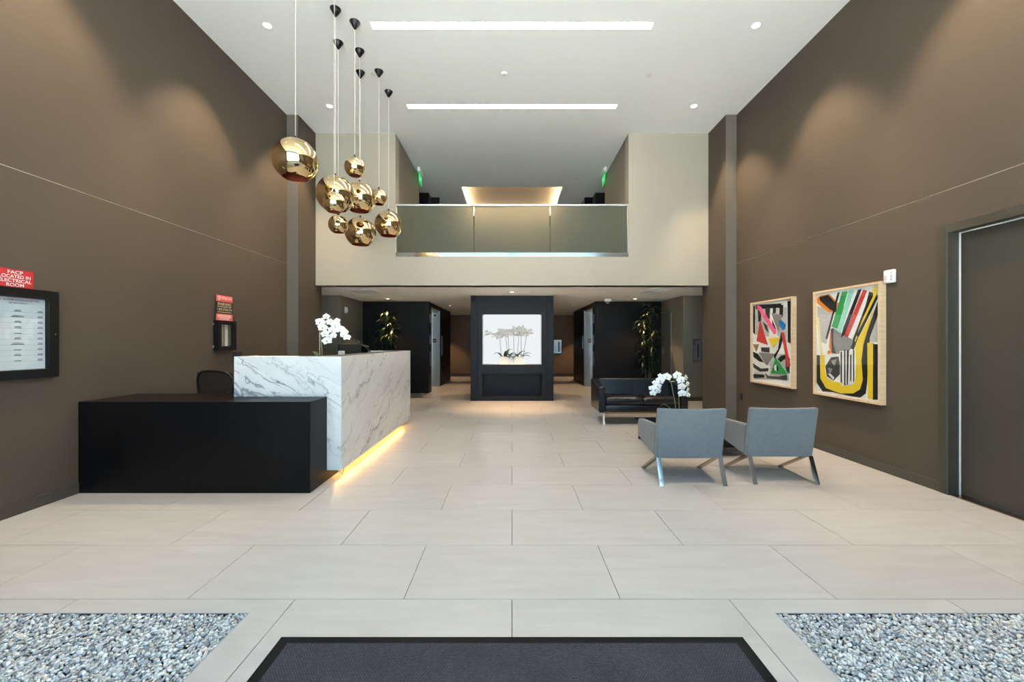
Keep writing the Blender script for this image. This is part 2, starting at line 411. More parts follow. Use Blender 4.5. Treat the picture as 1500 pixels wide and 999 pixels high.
class MB:
    """collects world-space geometry for ONE mesh object"""
    def __init__(self): self.bm = bmesh.new()
    def box(self, x0, x1, y0, y1, z0, z1, bevel=0.0, seg=2, m=None):
        r = bmesh.ops.create_cube(self.bm, size=1.0)
        vs = r['verts']
        for v in vs:
            v.co = Vector(((x0 + x1) / 2 + v.co.x * (x1 - x0), (y0 + y1) / 2 + v.co.y * (y1 - y0), (z0 + z1) / 2 + v.co.z * (z1 - z0)))
        if bevel > 0:
            es = list({e for v in vs for e in v.link_edges})
            rr = bmesh.ops.bevel(self.bm, geom=es, offset=bevel, segments=seg, affect='EDGES', profile=0.5)
            vs = list({v for f in rr['faces'] for v in f.verts} | {v for v in vs if v.is_valid})
        if m is not None:
            for v in vs: v.co = m @ v.co
        return self
    def prism(self, pts, axis, a, b):
        """polygon given in the two other axes, extruded along axis from a to b"""
        def mk(p, t):
            if axis == 'X': return (t, p[0], p[1])
            if axis == 'Y': return (p[0], t, p[1])
            return (p[0], p[1], t)
        lo = [self.bm.verts.new(mk(p, a)) for p in pts]; hi = [self.bm.verts.new(mk(p, b)) for p in pts]
        n = len(pts)
        fs = [self.bm.faces.new(lo[::-1]), self.bm.faces.new(hi)]
        for i in range(n): fs.append(self.bm.faces.new((lo[i], lo[(i + 1) % n], hi[(i + 1) % n], hi[i])))
        bmesh.ops.recalc_face_normals(self.bm, faces=fs)
        return self
    def poly(self, pts3):
        self.bm.faces.new([self.bm.verts.new(p) for p in pts3]); return self
    def lathe(self, c, prof, n=32, cap=False):
        rings = []
        for r, z in prof:
            if r < 1e-5: rings.append([self.bm.verts.new((c[0], c[1], c[2] + z))])
            else: rings.append([self.bm.verts.new((c[0] + r * math.cos(2 * math.pi * i / n), c[1] + r * math.sin(2 * math.pi * i / n), c[2] + z)) for i in range(n)])
        fs = []
        for A, B in zip(rings, rings[1:]):
            for i in range(n):
                j = (i + 1) % n
                if len(A) == 1 and len(B) == 1: continue
                if len(A) == 1: fs.append(self.bm.faces.new((A[0], B[i], B[j])))
                elif len(B) == 1: fs.append(self.bm.faces.new((A[i], B[0], A[j])))
                else: fs.append(self.bm.faces.new((A[i], B[i], B[j], A[j])))
        if cap:
            for R in (rings[0], rings[-1]):
                if len(R) > 2: fs.append(self.bm.faces.new(R))
        bmesh.ops.recalc_face_normals(self.bm, faces=fs)
        return self
    def tube(self, path, rad, n=10, closed=False):
        P = [Vector(p) for p in path]; K = len(P)
        R = rad if isinstance(rad, (list, tuple)) else [rad] * K
        rings = []; prev = None
        for i, p in enumerate(P):
            if closed: t = (P[(i + 1) % K] - P[i - 1]).normalized()
            else: t = (P[min(i + 1, K - 1)] - P[max(i - 1, 0)]).normalized()
            if prev is None:
                up = Vector((0, 0, 1)) if abs(t.z) < 0.9 else Vector((1, 0, 0))
                a = t.cross(up).normalized()
            else:
                a = (prev - t * prev.dot(t)).normalized()
            b = t.cross(a); prev = a
            rings.append([self.bm.verts.new(p + (a * math.cos(2 * math.pi * k / n) + b * math.sin(2 * math.pi * k / n)) * R[i]) for k in range(n)])
        fs = []
        for i in range(K if closed else K - 1):
            A, B = rings[i], rings[(i + 1) % K]
            for k in range(n): fs.append(self.bm.faces.new((A[k], A[(k + 1) % n], B[(k + 1) % n], B[k])))
        if not closed:
            fs.append(self.bm.faces.new(rings[0][::-1])); fs.append(self.bm.faces.new(rings[-1]))
        bmesh.ops.recalc_face_normals(self.bm, faces=fs)
        return self
    def bar(self, a, b, w, t, side):
        """flat bar from a to b; w along 'side', t across"""
        a, b, s = Vector(a), Vector(b), Vector(side).normalized()
        d = (b - a).normalized(); s = (s - d * s.dot(d)).normalized(); q = d.cross(s)
        vs = []
        for p in (a, b):
            for u, v in ((-1, -1), (1, -1), (1, 1), (-1, 1)):
                vs.append(self.bm.verts.new(p + s * (u * w / 2) + q * (v * t / 2)))
        fs = [self.bm.faces.new([vs[i] for i in f]) for f in ((3, 2, 1, 0), (4, 5, 6, 7), (0, 1, 5, 4), (1, 2, 6, 5), (2, 3, 7, 6), (3, 0, 4, 7))]
        bmesh.ops.recalc_face_normals(self.bm, faces=fs)
        return self
    def slab(self, axis, t0, t1, u0, u1, v0, v1, holes):
        """plate between t0 and t1 on axis, spanning u,v, with rectangular holes (u0,u1,v0,v1); closed reveal faces"""
        us = sorted({u0, u1} | {h[0] for h in holes} | {h[1] for h in holes}); vs = sorted({v0, v1} | {h[2] for h in holes} | {h[3] for h in holes})
        us = [u for u in us if u0 <= u <= u1]; vs = [v for v in vs if v0 <= v <= v1]
        def solid(i, j):
            if i < 0 or j < 0 or i >= len(us) - 1 or j >= len(vs) - 1: return False
            cu, cv = (us[i] + us[i + 1]) / 2, (vs[j] + vs[j + 1]) / 2
            return not any(h[0] < cu < h[1] and h[2] < cv < h[3] for h in holes)
        cache = {}
        def vert(u, v, t):
            k = (u, v, t)
            if k not in cache:
                co = (t, u, v) if axis == 'X' else (u, t, v) if axis == 'Y' else (u, v, t)
                cache[k] = self.bm.verts.new(co)
            return cache[k]
        fs = []
        for i in range(len(us) - 1):
            for j in range(len(vs) - 1):
                if not solid(i, j): continue
                a, b, c, d = us[i], us[i + 1], vs[j], vs[j + 1]
                for t in (t0, t1): fs.append(self.bm.faces.new([vert(a, c, t), vert(b, c, t), vert(b, d, t), vert(a, d, t)]))
                for (di, dj, p, q) in ((-1, 0, (a, c), (a, d)), (1, 0, (b, c), (b, d)), (0, -1, (a, c), (b, c)), (0, 1, (a, d), (b, d))):
                    if not solid(i + di, j + dj):
                        fs.append(self.bm.faces.new([vert(*p, t0), vert(*q, t0), vert(*q, t1), vert(*p, t1)]))
        bmesh.ops.recalc_face_normals(self.bm, faces=fs)
        return self
    def mesh(self, name, mat, org=(0, 0, 0), smooth=False):
        me = bpy.data.meshes.new(name)
        bmesh.ops.translate(self.bm, verts=self.bm.verts[:], vec=-Vector(org))
        self.bm.to_mesh(me); self.bm.free()
        me.materials.append(MATS[mat])
        if smooth:
            me.shade_smooth()
            if smooth != 'all': me.set_sharp_from_angle(angle=math.radians(40))
        return me
    def build(self, name, mat, parent=None, org=None, smooth=False):
        o = root_of(parent) if parent is not None else Vector(org or (0, 0, 0))
        ob = bpy.data.objects.new(name, self.mesh(name, mat, o, smooth))
        COL.objects.link(ob)
        if parent is not None: ob.parent = parent
        else: ob.location = o
        return ob

def tag(o, label, cat, group=None, kind=None):
    o['label'] = label; o['category'] = cat
    if group: o['group'] = group
    if kind: o['kind'] = kind
    return o
def thing(name, label, cat, loc, group=None, kind=None):
    o = bpy.data.objects.new(name, None); o.empty_display_size = 0.1
    o.location = loc; COL.objects.link(o)
    return tag(o, label, cat, group, kind)
def place(name, me, parent, loc, rot=(0, 0, 0), scale=(1, 1, 1), mtx=None):
    """an object that shares mesh data; loc is a world position, parents never rotate"""
    o = bpy.data.objects.new(name, me); COL.objects.link(o)
    if parent is not None: o.parent = parent
    base = root_of(parent) if parent is not None else Vector((0, 0, 0))
    if mtx is not None:
        o.matrix_local = Matrix.Translation(-base) @ mtx
    else:
        o.location = Vector(loc) - base; o.rotation_euler = rot; o.scale = scale
    return o
def lettering(name, s, size, mat, parent, origin, right, up, align='CENTER', width=None, extrude=0.0):
    """flat print: real letter outlines lying on a sign; width squeezes the line to a given width"""
    cu = bpy.data.curves.new('letters', 'FONT'); cu.body = s; cu.size = size; cu.align_x = align; cu.align_y = 'CENTER'
    cu.space_line = 0.9; cu.offset = size * 0.007
    ob = bpy.data.objects.new('letters', cu); COL.objects.link(ob)
    dg = bpy.context.evaluated_depsgraph_get(); dg.update()
    me = bpy.data.meshes.new_from_object(ob.evaluated_get(dg))
    bpy.data.objects.remove(ob); bpy.data.curves.remove(cu)
    r, u = Vector(right), Vector(up); nrm = r.cross(u)
    sx = 1.0
    if width and len(me.vertices):
        xs = [v.co.x for v in me.vertices]; sx = width / max(1e-6, max(xs) - min(xs))
    o = Vector(origin) - root_of(parent)
    for v in me.vertices: v.co = o + r * (v.co.x * sx) + u * v.co.y + nrm * 0.0
    me.materials.clear(); me.materials.append(MATS[mat]); me.name = name
    t = bpy.data.objects.new(name, me); COL.objects.link(t); t.parent = parent
    return t
def spot(name, parent, loc, watts, size_deg, blend, col, rot=(0, 0, 0), radius=0.04):
    d = bpy.data.lights.new(name, 'SPOT'); d.energy = watts; d.spot_size = math.radians(size_deg); d.spot_blend = blend
    d.color = col; d.shadow_soft_size = radius
    o = bpy.data.objects.new(name, d); COL.objects.link(o); o.parent = parent
    o.location = Vector(loc) - root_of(parent); o.rotation_euler = rot
    return o
S = 'structure'

# ------------------------------------------------------------------ floor: base, tiles, beds
beds = [(-3.95, -BED_X, BED_Y0, BED_Y1), (BED_X, 3.95, BED_Y0, BED_Y1)]
floor = MB().slab('Z', -0.10, -0.004, -5.0, 5.0, YF - 0.1, 17.4, beds).build('floor', 'grout')
tag(floor, 'pale grey porcelain tile floor in staggered courses', 'floor', kind=S)
for (a, b, c, d) in beds:
    MB().box(a, b, c, d, -0.102, -0.09).build('bed_pan', 'grout', floor)
TILE_CACHE = {}
def tile_poly(pts):
    key = tuple((round(x - pts[0][0], 3), round(y - pts[0][1], 3)) for x, y in pts)
    cx, cy = pts[0]
    if key not in TILE_CACHE:
        mb = MB()
        # chamfered top edge
        n = len(pts)
        P = [Vector((x - cx, y - cy)) for x, y in pts]
        I = []
        for i in range(n):
            e0 = (P[i] - P[i - 1]).normalized(); e1 = (P[(i + 1) % n] - P[i]).normalized()
            n0 = Vector((-e0.y, e0.x)); n1 = Vector((-e1.y, e1.x))
            I.append(P[i] + (n0 + n1) * 0.0012)
        lo = [mb.bm.verts.new((p.x, p.y, -0.012)) for p in P]; mi = [mb.bm.verts.new((p.x, p.y, -0.0010)) for p in P]
        hi = [mb.bm.verts.new((p.x, p.y, 0.0)) for p in I]
        mb.bm.faces.new(hi)
        for i in range(n):
            j = (i + 1) % n
            mb.bm.faces.new((lo[i], lo[j], mi[j], mi[i])); mb.bm.faces.new((mi[i], mi[j], hi[j], hi[i]))
        TILE_CACHE[key] = mb.mesh('tile', 'porcelain_tile')
    place('tile', TILE_CACHE[key], floor, (cx, cy, 0))
G = 0.0021
def visible_span(y0, y1):
    ym = (y0 + y1) / 2
    if ym < YP: return XL, XR
    if ym < YB: return -XP, XP
    if ym < 9.85: return -4.85, 4.85
    if ym < YW: return -4.12, 4.12
    if ym < 15.3: return -2.56, 2.56
    return -3.6, 3.6
k0 = -7
for k in range(k0, 25):
    y0, y1 = 2.268 + 0.6 * (k - 1), 2.268 + 0.6 * k
    y0c, y1c = max(y0, YF), min(y1, 17.1)
    if y1c - y0c < 0.02: continue
    off = 0.0 if k % 2 == 0 else 0.6
    xa, xb = visible_span(y0c, y1c)
    for i in range(-5, 5):
        x0, x1 = max(off + 1.2 * i, xa), min(off + 1.2 * (i + 1), xb)
        if x1 - x0 < 0.02: continue
        r = [x0 + G, x1 - G, y0c + G, y1c - G]
        rects = [None]
        done = False
        for (a, b, c, d) in beds:
            ox = min(r[1], b) - max(r[0], a); oy = min(r[3], d) - max(r[2], c)
            if ox <= 0 or oy <= 0: continue
            done = True
            top = r[3] > d + 0.01; bot = r[2] < c - 0.01
            left = r[0] < a - 0.01; right = r[1] > b + 0.01
            if left or right:
                xs = (r[0], a - 0.004) if left else (b + 0.004, r[1])
                if top and not bot:
                    if left: tile_poly([(r[0], r[2]), (xs[1], r[2]), (xs[1], d + 0.004), (r[1], d + 0.004), (r[1], r[3]), (r[0], r[3])])
                    else: tile_poly([(xs[0], r[2]), (r[1], r[2]), (r[1], r[3]), (r[0], r[3]), (r[0], d + 0.004), (xs[0], d + 0.004)])
                elif bot and not top:
                    if left: tile_poly([(r[0], r[2]), (r[1], r[2]), (r[1], c - 0.004), (xs[1], c - 0.004), (xs[1], r[3]), (r[0], r[3])])
                    else: tile_poly([(r[0], r[2]), (r[1], r[2]), (r[1], r[3]), (xs[0], r[3]), (xs[0], c - 0.004), (r[0], c - 0.004)])
                else:
                    tile_poly([(xs[0], r[2]), (xs[1], r[2]), (xs[1], r[3]), (xs[0], r[3])])
            elif top: tile_poly([(r[0], d + 0.004), (r[1], d + 0.004), (r[1], r[3]), (r[0], r[3])])
            elif bot: tile_poly([(r[0], r[2]), (r[1], r[2]), (r[1], c - 0.004), (r[0], c - 0.004)])
            break
        if not done:
            tile_poly([(r[0], r[2]), (r[1], r[2]), (r[1], r[3]), (r[0], r[3])])
for i, (a, b, c, d) in enumerate(beds):
    mb = MB()
    mb.box(a, b, d, d + 0.004, -0.09, 0.0005); mb.box(a, b, c - 0.004, c, -0.09, 0.0005)
    mb.box(a - 0.004, a, c, d, -0.09, 0.0005); mb.box(b, b + 0.004, c, d, -0.09, 0.0005)
    t = mb.build('trim_%d' % (i + 1), 'edge_metal')
    tag(t, 'thin metal edging round the %s pebble bed' % ('left' if i == 0 else 'right'), 'edging', kind=S)

# pebbles: uncountable, one mesh per bed
def icos(sub):
    b = bmesh.new(); bmesh.ops.create_icosphere(b, subdivisions=sub, radius=1.0)
    v = np.array([x.co[:] for x in b.verts]); f = np.array([[q.index for q in x.verts] for x in b.faces]); b.free(); return v, f
ICO1, ICO2 = icos(1), icos(2)
def pebbles(name, x0, x1, y0, y1, seed):
    rng = np.random.default_rng(seed)
    def layer(sp, zc, ya, yb, ico, xa=None, xb=None):
        xa = x0 if xa is None else xa; xb = x1 if xb is None else xb
        xs = np.arange(xa + sp / 2, xb - sp / 4, sp); ys = np.arange(ya + sp / 2, yb - sp / 4, sp)
        gx, gy = np.meshgrid(xs, ys); c = np.stack([gx.ravel(), gy.ravel(), np.full(gx.size, zc)], 1)
        c[:, :2] += rng.uniform(-sp * 0.42, sp * 0.42, (len(c), 2)); c[:, 2] += rng.uniform(-0.006, 0.006, len(c))
        size = sp * rng.uniform(0.42, 0.78, len(c))
        c[:, 0] = np.clip(c[:, 0], x0 + 0.009, x1 - 0.009); c[:, 1] = np.clip(c[:, 1], y0 + 0.009, y1 - 0.008)
        s = np.stack([size * rng.uniform(0.8, 1.25, len(c)), size * rng.uniform(0.7, 1.0, len(c)), size * rng.uniform(0.45, 0.75, len(c))], 1)
        q = rng.normal(size=(len(c), 4)); q[:, 1:3] *= 0.35
        q /= np.linalg.norm(q, axis=1, keepdims=True)
        w, x, y, z = q.T
        R = np.stack([1 - 2 * (y * y + z * z), 2 * (x * y - z * w), 2 * (x * z + y * w), 2 * (x * y + z * w), 1 - 2 * (x * x + z * z), 2 * (y * z - x * w),
                      2 * (x * z - y * w), 2 * (y * z + x * w), 1 - 2 * (x * x + y * y)], 1).reshape(-1, 3, 3)
        V, F = ico
        Vn = V[None] * (1 + rng.normal(0, 0.07, (len(c), len(V), 1)))
        P = np.einsum('nij,nvj->nvi', R, Vn * s[:, None, :]) + c[:, None, :]
        Fo = F[None] + (np.arange(len(c)) * len(V))[:, None, None]
        base = np.array([[.46, .46, .45], [.58, .58, .57], [.30, .31, .33], [.66, .66, .65], [.38, .39, .41], [.48, .43, .37], [.55, .47, .38], [.22, .23, .25]])
        pick = rng.choice(8, len(c), p=[.22, .2, .14, .13, .15, .08, .04, .04])
        col = 1.0 * base[pick] * rng.uniform(0.85, 1.15, (len(c), 1))
        return P.reshape(-1, 3), Fo.reshape(-1, 3), np.repeat(col, len(V), 0)
    fa, fb = (x0, min(x1, 3.0)) if x0 > 0 else (max(x0, -3.0), x1)
    ga, gb = (fb, x1) if x0 > 0 else (x0, fa)
    parts = [layer(0.0148, -0.0075, 1.5, y1, ICO2, fa, fb), layer(0.022, -0.009, 1.5, y1, ICO1, ga, gb), layer(0.022, -0.009, y0, 1.5, ICO1), layer(0.022, -0.020, y0, y1, ICO1)]
    Vs, Fs, Cs, o = [], [], [], 0
    for P, F, c in parts:
        Vs.append(P); Fs.append(F + o); Cs.append(c); o += len(P)
    V = np.concatenate(Vs); F = np.concatenate(Fs); C = np.concatenate(Cs)
    me = bpy.data.meshes.new(name)
    me.vertices.add(len(V)); me.vertices.foreach_set('co', V.astype(np.float32).ravel())
    me.loops.add(F.size); me.loops.foreach_set('vertex_index', F.astype(np.int32).ravel())
    me.polygons.add(len(F)); me.polygons.foreach_set('loop_start', (np.arange(len(F)) * 3).astype(np.int32))
    at = me.color_attributes.new('Col', 'FLOAT_COLOR', 'POINT')
    at.data.foreach_set('color', np.c_[C, np.ones(len(C))].astype(np.float32).ravel())
    me.update(calc_edges=True); me.shade_smooth()
    me.materials.append(MATS['pebble_stone'])
    o = bpy.data.objects.new(name, me); COL.objects.link(o)
    return o
for i, (a, b, c, d) in enumerate(beds):
    o = pebbles('pebbles', a, b, c, d, 11 + i)
    tag(o, 'bed of small grey pebbles let into the floor on the %s of the mat' % ('left' if i == 0 else 'right'), 'pebbles', kind='stuff')

# ------------------------------------------------------------------ walls and ceilings
ZR = 2.843      # reveal line in the tall side walls
DY0, DY1, DZ = 2.80, 3.815, 2.45    # door opening in the right wall
def side_wall(name, x_in, x_out, side, holes):
    lo = MB().slab('X', x_in, x_out, YF, YP + 0.02, 0, ZR - 0.004, holes)
    w = lo.build(name, 'wall_weave')
    tag(w, 'tall brown woven-covered wall on the %s of the lobby' % side, 'wall', kind=S)
    MB().slab('X', x_in, x_out, YF, YP + 0.02, ZR + 0.004, ZC, []).build('upper_panel', 'wall_weave', w)
    sgn = 1 if side == 'left' else -1
    MB().box(min(x_in - sgn * 0.006, x_in - sgn * 0.02), max(x_in - sgn * 0.006, x_in - sgn * 0.02) + 0.0, YF, YP, ZR - 0.004, ZR + 0.004).build('reveal_strip', 'bead_metal', w)
    return w
wl = side_wall('wall_left', XL, XL - 0.25, 'left', [])
wr = side_wall('wall_right', XR, XR + 0.25, 'right', [(DY0, DY1, 0, DZ)])
# bright bead of the reveal, a hair proud of the wall
for x, w in ((XL, wl), (XR, wr)):
    s = 1 if x < 0 else -1
    MB().box(min(x - s * .004, x + s * .0015), max(x - s * .004, x + s * .0015), YF, YP, ZR - 0.003, ZR + 0.003).build('reveal_bead', 'bead_metal', w)
# pilasters: block between the tall wall and the back opening
for side, s in (('left', -1), ('right', 1)):
    w = MB().box(min(s * XP, s * 4.9), max(s * XP, s * 4.9), YP, YB + 0.25, 0, ZC).build('wall_pilaster_' + side, 'wall_weave')
    tag(w, 'narrow projecting pilaster at the far end of the %s wall' % side, 'wall', kind=S)
    a, b = (XL + 0.004, -XP) if s < 0 else (XP, XR - 0.004)
    MB().box(a, b, YP - 0.004, YP, 0, ZC).build('painted_face', 'pilaster_paint', w)
# upper back wall with the balcony opening
w = MB().slab('Y', YB, YB + 0.25, -XP, XP, ZS, ZC, [(-XM, XM, ZM, ZC)]).build('wall_back', 'beige_paint')
tag(w, 'pale beige upper wall round the balcony opening', 'wall', kind=S)
# tall ceiling
slots = [(-1.825, 1.825, 5.27, 5.385), (-1.825, 1.825, 7.10, 7.215), (-1.825, 1.825, 3.44, 3.555)]
cove = (-1.345, 1.345, 10.88, 13.4)
c = MB().slab('Z', ZC, ZC + 0.09, -5.0, 5.0, YF, 14.6, slots + [cove]).build('ceiling', 'ceiling_paint')
tag(c, 'tall white ceiling with recessed light slots', 'ceiling', kind=S)
MB().box(-5.0, 5.0, YF, 14.6, ZC + 0.32, ZC + 0.36).build('ceiling_back', 'ceiling_paint', c)
# cove tray in the mezzanine ceiling
MB().slab('Z', ZC + 0.20, ZC + 0.24, cove[0] - 0.15, cove[1] + 0.15, cove[2] - 0.15, cove[3] + 0.15, []).build('cove_top', 'beige_paint', c)
mb = MB()
mb.box(cove[0] - 0.17, cove[0] - 0.15, cove[2] - 0.15, cove[3] + 0.15, ZC + 0.09, ZC + 0.22); mb.box(cove[1] + 0.15, cove[1] + 0.17, cove[2] - 0.15, cove[3] + 0.15, ZC + 0.09, ZC + 0.22)
mb.box(cove[0] - 0.17, cove[1] + 0.17, cove[2] - 0.17, cove[2] - 0.15, ZC + 0.09, ZC + 0.22); mb.box(cove[0] - 0.17, cove[1] + 0.17, cove[3] + 0.15, cove[3] + 0.17, ZC + 0.09, ZC + 0.22)
mb.build('cove_side', 'beige_paint', c)
mb = MB()
mb.box(cove[0] - 0.11, cove[0] - 0.07, cove[2], cove[3], ZC + 0.095, ZC + 0.11); mb.box(cove[1] + 0.07, cove[1] + 0.11, cove[2], cove[3], ZC + 0.095, ZC + 0.11)
mb.box(cove[0], cove[1], cove[3] + 0.07, cove[3] + 0.11, ZC + 0.095, ZC + 0.11); mb.box(cove[0], cove[1], cove[2] - 0.11, cove[2] - 0.07, ZC + 0.095, ZC + 0.11)
cs = mb.build('cove_light', 'cove_glow')
tag(cs, 'warm light strip hidden in the ceiling recess above the balcony', 'cove light')
# low ceiling = mezzanine slab
c2 = MB().slab('Z', ZS, ZM, -4.9, 4.9, YB + 0.0001, 17.3, []).build('ceiling_low', 'ceiling_paint')
tag(c2, 'low ceiling under the balcony', 'ceiling', kind=S)
MB().box(-4.9, 4.9, YB + 0.25, 14.6, ZM, ZM + 0.01).build('carpet', 'carpet', c2)
# mezzanine walls
for side, s in (('left', -1), ('right', 1)):
    w = MB().box(min(s * XM, s * (XM + 0.15)), max(s * XM, s * (XM + 0.15)), YB + 0.25, 10.15, ZM, ZC).build('wall_balcony_' + side, 'balcony_paint')
    tag(w, 'taupe side wall of the balcony on the %s' % side, 'wall', kind=S)
    w = MB().box(min(s * 2.30, s * 4.9), max(s * 2.30, s * 4.9), 11.3, 14.6, ZM, ZC).build('wall_landing_' + side, 'dark_timber')
    tag(w, 'dark timber wall by the landing on the %s upstairs' % side, 'wall', kind=S)
    MB().box(min(s * 2.07, s * 2.30), max(s * 2.07, s * 2.30), 11.66, 14.6, ZM, ZC).build('portal', 'dark_timber', w)
    MB().box(min(s * 2.062, s * 2.07), max(s * 2.062, s * 2.07), 11.75, 11.85, ZM, ZC).build('jamb', 'steel', w)
    w = MB().box(min(s * 4.7, s * 4.9), max(s * 4.7, s * 4.9), YB + 0.25, 11.3, ZM, ZC).build('wall_passage_' + side, 'beige_paint')
    tag(w, 'end wall of the %s passage upstairs' % side, 'wall', kind=S)
w = MB().box(-2.3, 2.3, 14.5, 14.7, ZM, ZC).build('wall_landing_back', 'beige_paint'); tag(w, 'beige wall at the back of the upstairs landing', 'wall', kind=S)
# ground floor recess behind the pilasters
for side, s in (('left', -1), ('right', 1)):
    def bx(a, b, *r): return MB().box(min(s * a, s * b), max(s * a, s * b), *r)
    w = bx(4.12, 5.0, 9.85, YW, 0, ZS).build('wall_alcove_' + side, 'olive_paint')
    tag(w, 'olive grey painted wall beside the %s dark timber wall' % side, 'wall', kind=S)
    w2 = bx(4.85, 5.0, YB + 0.25, 9.85, 0, ZS).build('wall_recess_' + side, 'olive_paint'); tag(w2, 'short recess wall behind the %s pilaster' % side, 'wall', kind=S)
    b = bx(4.12, 4.85, 9.838, 9.85, 0, 0.10).build('baseboard_alcove_' + side, 'base_paint'); tag(b, 'low baseboard of the %s alcove' % side, 'baseboard', kind=S)
    # dark timber block with the lift recess; three pieces round the recess so that the opening is real
    w = MB().slab('Y', YW, YW + 0.4, min(s * 2.30, s * 4.9), max(s * 2.30, s * 4.9), 0, ZS, []).build('wall_timber_' + side, 'dark_timber')
    tag(w, 'dark timber panelled wall around the %s lift' % side, 'wall', kind=S)
    bx(2.30, 2.75, 13.1, 15.3, 0, ZS).build('return_panel', 'dark_timber', w)
    bx(2.30, 2.75, YW + 0.4, 13.1, 2.42, ZS).build('header_panel', 'dark_timber', w)
    bx(2.66, 2.75, YW + 0.4, 13.1, 0, 2.42).build('back_panel', 'dark_timber', w)
    w = bx(2.75, 4.9, 15.0, 15.3, 0, ZS).build('wall_corner_' + side, 'hall_brown'); tag(w, 'wall behind the %s lift facing the rear hall' % side, 'wall', kind=S)
    w = bx(4.5, 4.6, 15.3, 17.3, 0, ZS).build('wall_hall_' + side, 'hall_brown'); tag(w, 'end wall of the rear hall on the %s' % side, 'wall', kind=S)
w = MB().box(-4.6, 4.6, 17.1, 17.3, 0, ZS).build('wall_rear', 'hall_brown'); tag(w, 'brown wall at the far end behind the display column', 'wall', kind=S)
b = MB().box(-4.5, 4.5, 17.085, 17.1, 0, 0.10).build('baseboard_rear', 'base_paint'); tag(b, 'baseboard along the far brown wall', 'baseboard', kind=S)
# baseboards of the tall walls
b = MB().box(XL, XL + 0.014, YF, 3.85, 0, 0.10, 0.002, 1).build('baseboard_left', 'base_paint'); tag(b, 'taupe baseboard along the left wall', 'baseboard', kind=S)
b = MB().box(XR - 0.014, XR, 3.885, YP, 0, 0.095, 0.002, 1).build('baseboard_right', 'base_paint'); tag(b, 'taupe baseboard along the right wall', 'baseboard', kind=S)
b = MB().box(XL, XL + 0.014, 4.5, YP, 0, 0.10, 0.002, 1).build('baseboard_behind_desk', 'base_paint'); tag(b, 'taupe baseboard on the left wall behind the reception desk', 'baseboard', kind=S)

# glazed front wall behind the camera
GX, GZ = 3.7, 5.2
w = MB().slab('Y', YF - 0.2, YF, XL - 0.25, XR + 0.25, 0, ZC, [(-GX, GX, -0.01, GZ)]).build('wall_front', 'entrance_bronze')
tag(w, 'entrance wall with tall glazing behind the viewer', 'wall', kind=S)
win = thing('window_1', 'tall entrance glazing in dark frames', 'window', (0, YF, 0), kind=S)
for x in (-3.67, -1.85, -0.03, 0.03, 1.85, 3.67):
    MB().box(x - 0.03, x + 0.03, YF - 0.16, YF - 0.04, 0, GZ).build('mullion', 'black_satin', win)
for z in (0.05, 2.5, GZ - 0.03):
    MB().box(-GX, GX, YF - 0.155, YF - 0.045, z - 0.03, z + 0.03).build('transom', 'black_satin', win)
for a, b in ((-3.64, -1.88), (-1.82, -0.06), (0.06, 1.82), (1.88, 3.64)):
    for z0, z1 in ((0.08, 2.47), (2.53, GZ - 0.06)):
        MB().box(a, b, YF - 0.105, YF - 0.095, z0, z1).build('pane', 'window_glass', win)
g = MB().box(-20, 20, -26, YF - 0.2, -0.12, -0.05).build('pavement', 'pavement'); tag(g, 'grey pavement outside the entrance', 'pavement', kind=S)

# side door in the right wall
d = thing('door_1', 'tall flush taupe door in the right wall', 'door', (XR, DY1, 0), kind=S)
mb = MB()
mb.box(XR - 0.022, XR + 0.0, DY1, DY1 + 0.068, 0, DZ + 0.068, 0.002, 1); mb.box(XR - 0.022, XR, DY0 - 0.068, DY0, 0, DZ + 0.068, 0.002, 1); mb.box(XR - 0.022, XR, DY0, DY1, DZ, DZ + 0.068, 0.002, 1)
mb.build('casing', 'door_paint', d)
mb = MB()
mb.box(XR - 0.02, XR + 0.2, DY1 - 0.012, DY1 + 0.001, 0, DZ); mb.box(XR - 0.02, XR + 0.2, DY0 - 0.001, DY0 + 0.012, 0, DZ); mb.box(XR - 0.02, XR + 0.2, DY0, DY1, DZ - 0.012, DZ + 0.001)
mb.build('jamb', 'door_paint', d)
MB().box(XR + 0.088, XR + 0.133, DY0 + 0.02, DY1 - 0.022, 0.012, DZ - 0.022, 0.001, 1).build('door_leaf', 'door_paint', d)
mb = MB()
mb.box(XR + 0.080, XR + 0.092, DY1 - 0.021, DY1 - 0.012, 0.0, DZ - 0.012); mb.box(XR + 0.080, XR + 0.092, DY0 + 0.02, DY1 - 0.02, DZ - 0.021, DZ - 0.012)
mb.build('painted_gap_light', 'white_metal', d)  # white strip stands in for bright light caught along the door gap
MB().box(XR - 0.01, XR + 0.14, DY0, DY1 - 0.012, 0, 0.008).build('threshold', 'bronze_and_reflection', d)
# flush service door in the right alcove wall
d2 = thing('door_2', 'flush olive grey service door beside the tall right plant', 'door', (4.12, 10.6, 0), kind=S)
MB().box(4.112, 4.1195, 10.62, 11.28, 0.01, 2.20).build('door_leaf', 'olive_paint', d2)
mb = MB(); mb.box(4.108, 4.1195, 10.59, 10.606, 0, 2.225); mb.box(4.108, 4.1195, 10.606, 11.295, 2.209, 2.225)
mb.build('metal_edge', 'aluminium', d2)

# ------------------------------------------------------------------ reception desk
o = MB().box(XL + 0.001, -1.90, 3.85, 4.49, 0.0, 0.86, 0.003, 1).build('desk_counter', 'desk_timber', org=(-3.0, 4.15, 0), smooth=False)
tag(o, 'low black-brown timber counter in front of the marble desk', 'counter')

mk = thing('marble_desk', 'tall white marble reception desk with grey veins and warm light beneath', 'desk', (-2.2, 5.6, 0))
MT, MBT = 1.272, 0.108
mb = MB()
